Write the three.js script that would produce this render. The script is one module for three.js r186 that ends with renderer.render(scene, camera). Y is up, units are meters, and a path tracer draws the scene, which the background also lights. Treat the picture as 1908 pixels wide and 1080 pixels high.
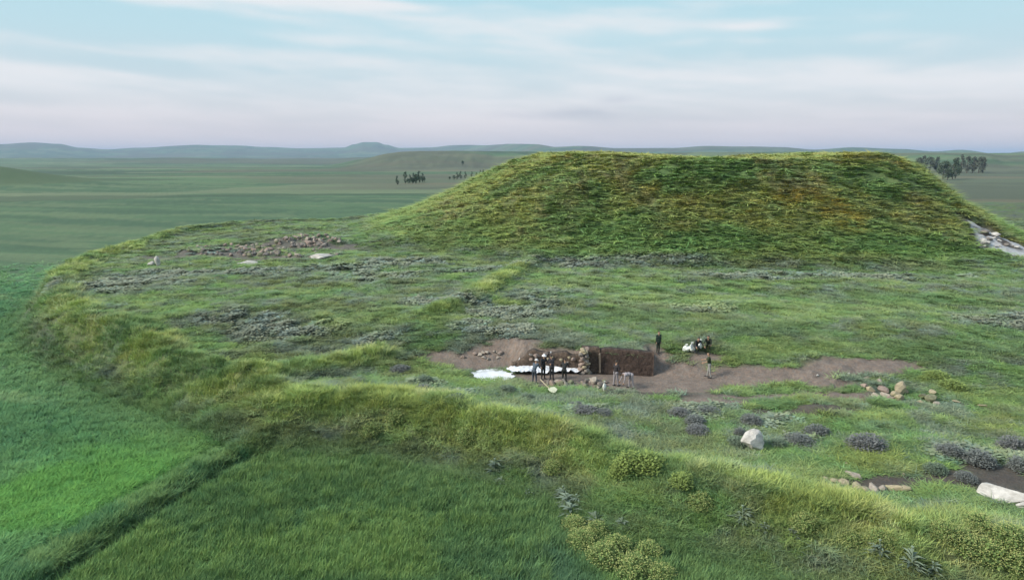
import * as THREE from 'three';
import { mergeGeometries, mergeVertices, toCreasedNormals } from 'three/addons/utils/BufferGeometryUtils.js';

// ------------------------------------------------------------------ camera, sky, sun, exposure
const scene = new THREE.Scene();
const W = 1908, HT = 1080, F = 1273, CAMY = 15.3, PITCH = THREE.MathUtils.degToRad(11.02);
const camera = new THREE.PerspectiveCamera(2 * Math.atan(HT / 2 / F) * 180 / Math.PI, W / HT, 0.1, 60000);
camera.position.set(0, CAMY, 0);
camera.rotation.x = -PITCH;
const renderer = new THREE.WebGLRenderer({ antialias: true });
renderer.toneMapping = THREE.LinearToneMapping;
renderer.toneMappingExposure = 1.2;
renderer.shadowMap.enabled = true;

const sun = new THREE.DirectionalLight(new THREE.Color(1, 0.92, 0.80), 4.0);
sun.position.set(-78, 64, -48);
sun.target.position.set(10, 0, -70);
sun.castShadow = true;
sun.shadow.radius = 36;
sun.shadow.mapSize.set(4096, 4096);
Object.assign(sun.shadow.camera, { left: -130, right: 130, top: 130, bottom: -130, near: 1, far: 400 });
scene.add(sun, sun.target);

// ------------------------------------------------------------------ small maths
function rngOf(seed) {
  let a = seed >>> 0;
  return () => { a = (a + 0x6D2B79F5) >>> 0; let t = a; t = Math.imul(t ^ (t >>> 15), t | 1); t ^= t + Math.imul(t ^ (t >>> 7), t | 61); return ((t ^ (t >>> 14)) >>> 0) / 4294967296; };
}
const rnd = rngOf(7);
const mix = (a, b, t) => a + (b - a) * t;
const clamp = (v, a = 0, b = 1) => v < a ? a : v > b ? b : v;
const ss = (a, b, v) => { const t = clamp((v - a) / (b - a)); return t * t * (3 - 2 * t); };
function hash(ix, iz) { let h = Math.imul(ix, 374761393) + Math.imul(iz, 668265263) | 0; h = Math.imul(h ^ (h >>> 13), 1274126177); return ((h ^ (h >>> 16)) >>> 0) / 4294967296; }
function vnoise(x, z) {
  const ix = Math.floor(x), iz = Math.floor(z), fx = x - ix, fz = z - iz;
  const u = fx * fx * fx * (fx * (fx * 6 - 15) + 10), v = fz * fz * fz * (fz * (fz * 6 - 15) + 10);
  return mix(mix(hash(ix, iz), hash(ix + 1, iz), u), mix(hash(ix, iz + 1), hash(ix + 1, iz + 1), u), v);
}
function fbm(x, z, o = 4) { let s = 0, a = 0.5, n = 0; for (let i = 0; i < o; i++) { s += a * vnoise(x, z); n += a; a *= 0.5; const t = x * 1.62 - z * 1.21 + 17.3; z = x * 1.21 + z * 1.62 + 5.1; x = t; } return s / n; }

// ------------------------------------------------------------------ sky (air and thin streaky cloud)
function makeSky() {
  const w = 2048, h = 1024, d = new Float32Array(w * h * 4);
  const lerp3 = (a, b, t) => [mix(a[0], b[0], t), mix(a[1], b[1], t), mix(a[2], b[2], t)];
  const stops = [[-90, [0.30, 0.30, 0.30]], [-3, [0.45, 0.41, 0.42]], [-0.2, [0.655, 0.575, 0.595]], [1.2, [0.655, 0.595, 0.615]], [3.5, [0.60, 0.62, 0.645]], [6, [0.51, 0.625, 0.675]], [9, [0.455, 0.635, 0.70]], [12, [0.41, 0.62, 0.70]], [30, [0.29, 0.49, 0.65]], [90, [0.18, 0.36, 0.56]]];
  // gaps (blue) and banks (white) of the cloud veil, in degrees of azimuth and elevation
  const toDeg = (px, py) => [Math.atan((px - 954) / F * Math.cos(PITCH)) * 57.296, (292 - py) * 0.0434];
  const feats = [
    [330, 78, 20, 1.35, -0.75], [80, 45, 9, 1.2, -0.55], [700, 4, 16, 0.7, -0.5], [1720, 45, 16, 2.3, -0.8], [1200, 8, 12, 0.8, -0.55], [1850, 110, 8, 1.2, -0.4], [560, 108, 12, 0.5, -0.35], [260, 150, 9, 0.4, -0.4],
    [480, 30, 13, 0.55, 0.6], [300, 118, 22, 0.7, 0.5], [1395, 68, 3, 0.5, 0.7], [1050, 70, 14, 1.2, 0.5], [1150, 130, 20, 1.3, 0.35], [760, 62, 10, 0.6, 0.4], [100, 165, 20, 0.8, 0.4], [1700, 150, 16, 0.9, 0.25],
  ].map(([px, py, a, b, s]) => [...toDeg(px, py), a, b, s]);
  const greys = [[1080, 214, 4.4, 0.62, 0.16], [1145, 190, 1.8, 0.36, 0.13], [960, 216, 3, 0.4, 0.07], [1250, 225, 4, 0.4, 0.05]].map(([px, py, a, b, s]) => [...toDeg(px, py), a, b, s]);
  for (let y = 0; y < h; y++) {
    const el = ((y + 0.5) / h - 0.5) * 180;
    let k = 0; while (k < stops.length - 2 && el > stops[k + 1][0]) k++;
    const base = lerp3(stops[k][1], stops[k + 1][1], clamp((el - stops[k][0]) / (stops[k + 1][0] - stops[k][0])));
    for (let x = 0; x < w; x++) {
      const ang = ((x + 0.5) / w - 0.5) * 2 * Math.PI;          // atan2(z, x)
      let az = (ang + Math.PI / 2) * 57.2958; if (az > 180) az -= 360;  // 0 = -z, + to the right
      const i = (y * w + x) * 4; let c = base;
      if (el > -1) {
        const sx = Math.cos(ang), sz = Math.sin(ang);
        // cloud streaks on a high layer: long along x, thin in elevation, tilting a little
        const e2 = el + az * 0.05 + 0.8 * (fbm(az / 9 + 40, el / 3 + 3, 3) - 0.5);
        const wrap = az + (az < -150 ? 360 : 0);
        let cov = fbm(wrap / 17 + 3.1, e2 / 1.45 + 8.3, 5) * 0.65 + fbm(wrap / 6 + 1.7, e2 / 0.75 + 2.2, 4) * 0.35;
        let t = 0.52 + (cov - 0.5) * 2.6 + ss(7, 2, el) * 0.22;
        for (const [fa, fe, ra, re, s] of feats) { const q = ((az - fa) / ra) ** 2 + ((e2 - az * 0.05 - fe) / re) ** 2; if (q < 6) t += s * Math.exp(-q * 1.2); }
        t = ss(0.0, 1.25, t) * mix(0.95, 0.75, ss(20, 60, el));
        const warm = ss(5.5, 0.3, el);
        const cl = [mix(0.725, 0.73, warm), mix(0.735, 0.645, warm), mix(0.755, 0.655, warm)];
        c = lerp3(base, cl, t);
        let g = 0; for (const [fa, fe, ra, re, s] of greys) { const q = ((az - fa) / ra) ** 2 + ((el + 0.25 * (fbm(az / 1.6, el * 2, 3) - 0.5) * 2 - fe) / re) ** 2; g += s * Math.exp(-q * 1.5); }
        c = [c[0] * (1 - g * 1.12), c[1] * (1 - g), c[2] * (1 - g * 0.75)];
      }
      d[i] = c[0]; d[i + 1] = c[1]; d[i + 2] = c[2]; d[i + 3] = 1;
    }
  }
  const t = new THREE.DataTexture(d, w, h, THREE.RGBAFormat, THREE.FloatType);
  t.mapping = THREE.EquirectangularReflectionMapping; t.magFilter = t.minFilter = THREE.LinearFilter; t.wrapS = THREE.RepeatWrapping; t.needsUpdate = true;
  return t;
}
const skyTex = makeSky();
scene.background = skyTex;
scene.environment = skyTex;

// ------------------------------------------------------------------ from photo pixels to places on the ground
const cp = Math.cos(PITCH), sp = Math.sin(PITCH);
function rayOf(px, py) { const a = (px - W / 2) / F, b = -(py - HT / 2) / F; return [a, b * cp - sp, -(cp + b * sp)]; }
function plane(px, py, h = 0) { const d = rayOf(px, py), t = (h - CAMY) / d[1]; return [d[0] * t, d[2] * t]; }
function hit(px, py, from = 12) {
  const d = rayOf(px, py); let t = from, dt = 0.3;
  while (t < 25000) { const x = d[0] * t, y = CAMY + d[1] * t, z = d[2] * t; if (y < groundH(x, z)) { let lo = t - dt, hi = t; for (let i = 0; i < 14; i++) { const m = (lo + hi) / 2; if (CAMY + d[1] * m < groundH(d[0] * m, d[2] * m)) hi = m; else lo = m; } t = hi; break; } dt = Math.max(0.3, t * 0.004); t += dt; }
  const x = d[0] * t, z = d[2] * t; return new THREE.Vector3(x, groundH(x, z), z);
}

// ------------------------------------------------------------------ the lie of the land
// rim of the raised platform, traced along the crest of its grassy bank
const rim = [];
for (const [px, py, h] of [[640, 413, 1.4], [540, 415, 1.4], [440, 421, 1.3], [330, 439, 1.1], [260, 464, 0.9], [180, 493, 0.7], [128, 522, 0.6], [104, 553, 0.5], [112, 590, 0.5], [165, 620, 0.5], [270, 658, 0.4], [370, 690, 0.4], [450, 716, 0.4], [520, 740, 0.4], [650, 742, 0.4], [820, 764, 0.3], [930, 786, 0.3], [1060, 812, 0.3], [1130, 836, 0.3], [1230, 870, 0.3], [1330, 890, 0.3], [1450, 918, 0.3], [1560, 957, 0.3], [1680, 986, 0.3], [1800, 998, 0.3], [1908, 1030, 0.3], [2150, 1110, 0.3]]) rim.push(plane(px, py, h));
rim.push([60, -22], [150, -40], [190, -150], [120, -240], [20, -232], [-8, -192], [-24, -166]);
function segDist(x, z, ax, az, bx, bz) { const dx = bx - ax, dz = bz - az, t = clamp(((x - ax) * dx + (z - az) * dz) / (dx * dx + dz * dz)); return Math.hypot(x - ax - dx * t, z - az - dz * t); }
let sdX = NaN, sdZ = NaN, sdV = 0;
function platSD(x, z) {
  if (x === sdX && z === sdZ) return sdV;
  let best = 1e9, ins = false;
  for (let i = 0, j = rim.length - 1; i < rim.length; j = i++) {
    const [ax, az] = rim[j], [bx, bz] = rim[i];
    const d = segDist(x, z, ax, az, bx, bz); if (d < best) best = d;
    if ((az > z) !== (bz > z) && x < (bx - ax) * (z - az) / (bz - az) + ax) ins = !ins;
  }
  sdX = x; sdZ = z; return sdV = ins ? best : -best;
}
const billow = (x, z) => { const a = Math.abs(2 * fbm(x, z, 2) - 1), b = Math.abs(2 * vnoise(x * 1.9 + 7, z * 1.9 + 3) - 1); return 0.68 * a + 0.32 * b; };   // rounded lumps with narrow creases
function polyDist(x, z, pts) { let b = 1e9; for (let i = 1; i < pts.length; i++) { const d = segDist(x, z, pts[i - 1][0], pts[i - 1][1], pts[i][0], pts[i][1]); if (d < b) b = d; } return b; }

// trench: a vertical cut along this line, ground 1.5 m higher behind it
const tA = plane(968, 684, 0), tB = plane(1216, 697, 0);
const WALL = 1.55, tM = plane(1083, 685, 0)[0];
const tLine = (x) => mix(tA[1], tB[1], (x - tA[0]) / (tB[0] - tA[0]));
function terrace(x, z) {
  const behind = tLine(clamp(x, -14, 22)) - z;                     // metres behind the line
  const inL = ss(tA[0] - 1.0, tA[0] + 0.5, x), inR = 1 - ss(tB[0] - 0.1, tB[0] + 0.15, x);
  const cut = inL * inR;
  const offL = clamp((tA[0] - x) / 14), offR = clamp((x - tB[0]) / 16);
  const w = x < tA[0] ? mix(2.4, 16, offL) : mix(3.4, 16, offR);
  const st = x < tA[0] ? mix(0, 6, offL) : mix(0.3, 5, offR);
  const soft = ss(0, 1, (behind + st) / w), left = ss(tM + 0.2, tM - 0.5, x), hard = ss(0.12, 0.32, behind) * mix(1, 0.62, left) + left * 0.38 * ss(0.25, 1.7, behind + 0.7 * (fbm(x * 1.3, z * 1.3 + 4, 3) - 0.5));
  return (WALL + 0.25 * ss(tB[0], tA[0], x)) * mix(soft, hard, cut);
}
// mound: a flat top with a different reach of slope on each side
const top = [[20, -130], [24, -126], [32, -123], [46, -122], [54, -124], [59, -130], [61, -140], [57, -156], [20, -156], [17.5, -142]];   // inner core; the brow rounds over 9 m outside it
let miX = NaN, miZ = NaN, miV = [0, 0];
function moundInfo(x, z) {
  if (x < -60 || x > 110 || z > -70 || z < -240) return [0, 99];
  if (x === miX && z === miZ) return miV;
  miX = x; miZ = z; return miV = moundAt(x, z);
}
function moundAt(x, z) {
  let best = 1e9, nx = 0, nz = 0, ins = false;
  for (let i = 0, j = top.length - 1; i < top.length; j = i++) {
    const [ax, az] = top[j], [bx, bz] = top[i], dx = bx - ax, dz = bz - az, t = clamp(((x - ax) * dx + (z - az) * dz) / (dx * dx + dz * dz));
    const qx = x - ax - dx * t, qz = z - az - dz * t, d = Math.hypot(qx, qz);
    if (d < best) { best = d; nx = qx / (d || 1); nz = qz / (d || 1); }
    if ((az > z) !== (bz > z) && x < (bx - ax) * (z - az) / (bz - az) + ax) ins = !ins;
  }
  best -= 9; if (ins || best <= 0) return [1, 0];
  const l = Math.max(0, -nx), r = Math.max(0, nx), f = Math.max(0, nz), b = Math.max(0, -nz);
  const w = (l * l * 36 + r * r * 20 + f * f * 27 + b * b * 32);
  const t = best / w; if (t >= 1.25) return [0, best];
  const s = 1 - t / 1.25;
  return [clamp(mix(ss(0, 1, s), s * s * (1.9 - 0.9 * s), 0.55 * (1 - ss(0.5, 0.95, s)))), best];
}
const low = [plane(1014, 474, 1.8), plane(990, 492, 1.6), plane(930, 530, 1.5), plane(880, 565, 1.5), plane(815, 592, 1.4)];    // buried wall under grass
const swell = [plane(455, 704, 0.5), plane(560, 684, 0.6), plane(640, 672, 0.6), plane(705, 660, 0.7)];
const ditch = [plane(-120, 1185, -2), plane(47, 1080, -2), plane(240, 955, -2), plane(405, 858, -2), plane(470, 838, -2)];
const ditchSide = (x, z) => { const d0 = ditch[1], d1 = ditch[3]; return (d1[0] - d0[0]) * (z - d0[1]) - (d1[1] - d0[1]) * (x - d0[0]); };
const heap = plane(545, 458, 1.4), cutC = [74, -94.5];
const rows = {
  far: [[-2000, 276], [-200, 272], [0, 268], [60, 265], [110, 267], [150, 274], [200, 277], [260, 274], [370, 269], [400, 270], [440, 270], [500, 273], [560, 275], [640, 274], [660, 268], [678, 264], [702, 264], [720, 269], [745, 275], [800, 274], [850, 269], [900, 270], [960, 267], [1000, 267], [1035, 272], [1080, 270], [1150, 274], [1250, 274], [1320, 270], [1400, 271], [1450, 272], [1520, 277], [1590, 273], [1680, 276], [1740, 280], [1790, 277], [1860, 284], [1908, 279], [2100, 276], [3900, 276]],
};
function along(tab, px) { let i = 1; while (i < tab.length - 1 && tab[i][0] < px) i++; const a = tab[i - 1], b = tab[i]; const t = clamp((px - a[0]) / (b[0] - a[0])); return mix(a[1], b[1], t * t * (3 - 2 * t)); }
function farH(x, z, r) {
  const az = Math.atan2(x, -z);
  let h = -2 + 1.0 * (fbm(x / 90 + 5, z / 90) - 0.5) * ss(60, 160, r) + 6 * (fbm(x / 420 + 9, z / 420 + 2, 3) - 0.5) * ss(150, 700, r);
  if (r > 600) h += 14 * (fbm(x / 1300, z / 1300 + 7, 4) - 0.52) * ss(600, 2500, r) - 6 * ss(800, 2600, r);
  // low hill by the left edge, long plateau behind the mound
  const hx = x + 352, hz = z + 440; h += 12.5 * Math.exp(-(hx * hx / (50 * 50) + hz * hz / (55 * 55)));
  const f = Math.abs(az) < 1.4 ? 954 + F * Math.tan(az) / cp : (az > 0 ? 9000 : -9000);
  const pl = ss(600, 780, f + 60 * (fbm(r / 160, az * 9, 3) - 0.5)) * ss(880, 1450, r + 260 * (fbm(az * 14, r / 500) - 0.5)) * (1 - ss(2400, 3600, r)) * (1 - ss(1900, 2600, f));
  h += pl * mix(31, 27, ss(900, 1300, f));
  if (r > 1800) {
    const D = f < 800 ? 9000 : mix(9000, 5200, ss(800, 1050, f));
    const q = (r - D) / (0.3 * D), e = Math.abs(az) < 1.5 ? (292 - along(rows.far, f)) * 0.000757 * Math.max(0.35, Math.cos(az)) : 0.014;
    const foot = (292 - 289 + 3 * fbm(az * 16 + 3, 2.2, 4)) * 0.000757;
    h += (e * D + CAMY + 2) * (q < 0 ? Math.exp(-q * q * 2.2) : Math.max(0.6, Math.exp(-q * q))) * (1 + 0.0 * foot) * (1 - 0.22 * ss(0.2, 1, -q) * fbm(az * 40, r / 900, 4));
    const q2 = (r - 3300) / 800; h += (13 + 13 * fbm(az * 10 + 3, 2.2, 4)) * Math.exp(-q2 * q2);
  }
  return h;
}
function groundH(x, z) {
  const r = Math.hypot(x, z);
  if (r > 330) return farH(x, z, r);
  const sd = platSD(x, z);
  let h = farH(x, z, r);
  if (sd < 0 && r < 90) { const dd = polyDist(x, z, ditch); const dx = (dd - 1.25) / 0.42; if (dd < 4) { const rs = ditchSide(x, z) > 0; h -= (rs ? 0.6 : 0.32) * Math.exp(-dx * dx); h += 0.12 * ss(1.4, 0.5, dd) * (vnoise(x, z) + 0.3); } h += 0.12 * (fbm(x / 3, z / 3, 3) - 0.5); }
  if (sd > -7) {
    const n1 = fbm(x / 7 + 3, z / 7 + 1, 4), n2 = fbm(x / 2.2, z / 2.2 + 9, 3);
    const k = ss(-4.2, 0.1, sd + 3.0 * (fbm(x / 5 + 60, z / 5, 3) - 0.5) * ss(3.5, 0, Math.abs(sd + 1.5)));
    let p = terrace(x, z) + (n1 - 0.5) * 0.5 + (n2 - 0.5) * 0.15 + (r > 40 ? 0.42 * ss(3, 9, Math.hypot((x - 5) * 0.45, z + 46)) * billow(x / 2.1 + 60, z / 1.5 + 30) * (0.35 + 1.1 * ss(0.4, 0.62, fbm(x / 11 + 7, z / 11, 2))) - 0.06 : 0);
    if (r > 30) p += 0.5 * Math.exp(-(((sd - 0.6) / 1.5) ** 2)) * (0.15 + 1.5 * fbm(x / 4.5 + 2, z / 4.5, 3));
    if (sd < 3 && r < 110) p += (0.85 * billow(x / 2.2 + 20, z / 1.8 + 6) - 0.3) * ss(3.2, 1.2, sd) * mix(1, 0.55, ss(8, 16, x) * ss(45, 38, r));
    const [m, md] = moundInfo(x, z);
    if (m > 0) {
      p += 13.7 * m;
      const tx = fbm(x / 2.3 + z * 0.05, z / 0.95 + p * 0.9, 3) - 0.5;
      p += (tx * 0.3 + 0.85 * billow(x / 2.9 + z * 0.05 + 4, z / 1.7 + 8) - 0.3) * ss(0.02, 0.2, m) * (1 - 0.6 * ss(0.93, 1, m)) + (fbm(x / 12, z / 12 + 4, 3) - 0.5) * 0.7 * ss(0.05, 0.3, m);
      if (m > 0.97) p += 0.4 * Math.exp(-(((x - 12) / 9) ** 2)) - 0.6 * Math.exp(-(((x - 42) / 11) ** 2)) + 0.45 * Math.exp(-(((x - 57) / 6) ** 2));
    }
    const dl = polyDist(x, z, low); if (dl < 5 && m < 0.05) p += 0.6 * Math.exp(-dl * dl / 1.6);
    const dw = polyDist(x, z, swell); if (dw < 5) p += 0.65 * Math.exp(-dw * dw / 1.5);
    const hx = (x - heap[0]) / 10, hz = (z - heap[1]) / 5.5, hq = hx * hx + hz * hz; if (hq < 4) p += 0.9 * Math.exp(-hq * 1.3) * (0.5 + n2);
    // old cut in the right flank of the mound
    const cq = cutShape(x, z); if (cq > 0) p -= cq * cutDepth(x, z);
    // trodden floor in front of the trench is even
    const fl = ss(2.6, 0.3, Math.abs(z - tLine(x) - 2.2)) * ss(-2.5, 0, x - tA[0]) * ss(3, 0, x - tB[0]);
    if (fl > 0 && z > tLine(x) - 0.1) p = mix(p, 0.05 * (n2 - 0.5), fl);
    h = mix(h, p, k);
  }
  return h;
}
function cutDepth(x, z) { const v = -(x - cutC[0]) * 0.31 + (z - cutC[1]) * 0.95; return 0.3 + 1.5 * ss(-2.5, -5.5, v); }
function cutShape(x, z) { const c = 0.95, s = 0.31, dx = x - cutC[0], dz = z - cutC[1]; const u = dx * c + dz * s, v = -dx * s + dz * c; const q = Math.max(Math.abs(u) / 10, Math.abs(v) / 6.2) + 0.35 * (fbm(x / 2.5, z / 2.5, 3) - 0.5); return 1 - ss(0.8, 1.05, q); }

// ------------------------------------------------------------------ what grows where; the bank colours also carry some light and shade
const C = {
  crop: [0.072, 0.165, 0.072], cropLow: [0.058, 0.140, 0.066], fresh: [0.090, 0.215, 0.055], wheat: [0.064, 0.124, 0.047], wheatBlue: [0.052, 0.108, 0.066], wheatBrt: [0.108, 0.180, 0.056],
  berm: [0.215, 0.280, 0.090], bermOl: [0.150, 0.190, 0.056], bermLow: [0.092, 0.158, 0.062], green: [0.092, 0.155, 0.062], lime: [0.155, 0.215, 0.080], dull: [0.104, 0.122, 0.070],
  grey: [0.125, 0.155, 0.125], lav: [0.125, 0.145, 0.122], olive: [0.235, 0.262, 0.078], ochre: [0.275, 0.240, 0.085], mgreen: [0.120, 0.210, 0.064], brownG: [0.135, 0.130, 0.075],
  soil: [0.270, 0.212, 0.175], darksoil: [0.115, 0.095, 0.082], pale: [0.62, 0.62, 0.63], yellow: [0.32, 0.26, 0.05], stubble: [0.22, 0.18, 0.10], rubble: [0.20, 0.175, 0.15], straw: [0.29, 0.31, 0.15],
};
const patches = [];
const P = (px, py, rx, rz, key, s = 1) => { const p = hit(px, py); patches.push([p.x, p.z, rx, rz, key, s]); };
function initPatches() {
  // grey and lavender scrub
  for (const a of [[210, 530, 9, 6], [330, 512, 8, 4], [400, 470, 8, 5], [500, 508, 7, 3.5], [690, 520, 6, 5], [640, 500, 7, 3], [960, 585, 4, 3.5], [1000, 545, 4, 5], [935, 610, 4, 2.5], [1160, 484, 15, 4], [1040, 490, 8, 3], [890, 500, 7, 4], [760, 490, 8, 4], [530, 615, 5, 2.4], [440, 590, 4, 2.5], [690, 640, 4, 1.6], [830, 560, 4, 4], [1500, 515, 20, 2.5], [1880, 600, 5, 4], [1310, 575, 4, 2.2]]) P(...a, 'lav', 0.85);
  for (const a of [[1300, 770, 2.6, 1.3], [1110, 765, 2.5, 1], [1790, 850, 2.8, 1.5], [1880, 845, 2.2, 2], [1480, 815, 1.8, 0.9], [1440, 785, 2, .8], [790, 715, 1.8, 1], [860, 735, 2.4, .8], [720, 630, 3, 1.5], [1650, 800, 2.4, .6]]) P(...a, 'grey', 0.8);
  // trodden soil round the dig
  for (const a of [[1265, 690, 3.6, 2.6], [1228, 672, 2.2, 2.4], [1160, 716, 6.0, 1.6], [1340, 702, 4.2, 1.5], [1040, 700, 5.0, 1.8], [1100, 704, 3.6, 1.9], [1430, 705, 3.4, 1.1], [1500, 696, 4.0, 1.4], [1590, 687, 4.6, 1.9], [1650, 680, 2.6, 1.3], [895, 670, 3.6, 1.8], [815, 662, 2.8, 1.3], [955, 668, 2.4, 1.8], [1310, 664, 2.2, 0.9], [1440, 740, 6, 0.9], [1330, 748, 4, .7], [1590, 735, 3.4, 1.1], [1560, 715, 3, .8], [1260, 725, 3.5, .9]]) P(...a, 'soil', 1);
  for (const a of [[1850, 872, 3.0, 1.7], [1775, 888, 2.4, 1.2], [1690, 898, 2.2, 1.0], [1610, 900, 3.0, 1.0], [1900, 905, 1.6, 1.4], [1500, 760, 4, .8], [1200, 735, 4, .6]]) P(...a, 'darksoil', 0.9);
  for (const a of [[555, 455, 9, 4], [420, 472, 9, 4.4], [520, 480, 8, 3], [620, 462, 4, 3], [290, 480, 5, 2.5]]) P(...a, 'rubble', 0.8);
  for (const a of [[917, 702, 2.1, 1.5], [1030, 735, 0.9, 0.9], [1408, 834, 0.9, 0.9], [1872, 922, 1.6, 1.1], [1290, 656, 1.2, 0.8], [463, 491, 2.2, 1.4], [600, 479, 2.2, 1.4], [1650, 735, 1.6, 1.0], [1126, 728, 0.6, 0.6], [1040, 718, 1.6, 0.7], [1108, 718, 1.6, 0.9], [1645, 735, 1.9, 1.3], [1735, 748, 1.2, 0.9], [1790, 753, 0.7, 0.7], [1832, 760, 0.7, 0.7], [1565, 902, 1.0, 0.7], [1625, 912, 1.6, 0.8], [1615, 708, 0.9, 0.6]]) P(...a, 'clear', 1);
  // fresher or yellower spots
  for (const a of [[1760, 495, 6, 2.5], [600, 495, 5, 2.5], [1550, 580, 12, 4], [1250, 560, 10, 4], [1100, 525, 8, 4], [1500, 650, 9, 2.2], [1750, 710, 2, .8], [700, 590, 6, 3]]) P(...a, 'lime', 0.6);
  for (const a of [[1200, 590, 7, 2.5], [1700, 560, 12, 4], [1380, 610, 7, 2], [1780, 650, 7, 2]]) P(...a, 'green', 0.7);
  for (const a of [[1680, 870, 3, .8], [1850, 800, 3, 1], [1620, 850, 3, .6]]) P(...a, 'bermOl', 0.7);
  for (const a of [[1560, 388, 4.6, 2.6], [1590, 420, 3, 2], [1480, 365, 4, 2]]) P(...a, 'yellow', 0.75);
  for (const a of [[1150, 428, 9, 4], [1330, 450, 10, 4], [1620, 335, 7, 5], [1220, 460, 16, 3], [1720, 460, 12, 4], [1300, 310, 10, 6]]) P(...a, 'mgreen', 0.8);
  // far fields
  for (const a of [[380, 320, 70, 40], [480, 312, 120, 60], [250, 300, 300, 160]]) P(...a, 'brownG', 0.55);
  for (const a of [[830, 342, 40, 18], [1880, 375, 30, 18], [860, 318, 90, 60], [1850, 330, 60, 40]]) P(...a, 'stubble', 0.5);
  for (const a of [[720, 375, 45, 9], [330, 395, 60, 8], [640, 368, 40, 5], [150, 312, 90, 30], [560, 320, 110, 22]]) P(...a, 'cropLow', 0.95);
}
function strips(x, z, r) {
  const u = x * 0.96 + z * 0.28, v = z * 0.96 - x * 0.28, k = 0.8;
  put([0.125, 0.235, 0.100], k * 0.65 * ss(0.52, 0.60, fbm(u / 70 + 3, v / 13 + 40, 3))); put([0.045, 0.120, 0.052], k * 0.6 * ss(0.56, 0.64, fbm(u / 50 + 13, v / 8 + 4, 3))); put([0.20, 0.27, 0.13], k * 0.5 * ss(0.60, 0.67, fbm(u / 45 + 33, v / 9 + 21, 3)));
}
const V = { gc: [0, 0, 0], s: [], c: [0, 0, 0], ht: 0, dens: 0, kind: '', bare: 0 };
function put(c, t) { V.c[0] = mix(V.c[0], c[0], t); V.c[1] = mix(V.c[1], c[1], t); V.c[2] = mix(V.c[2], c[2], t); }
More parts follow.
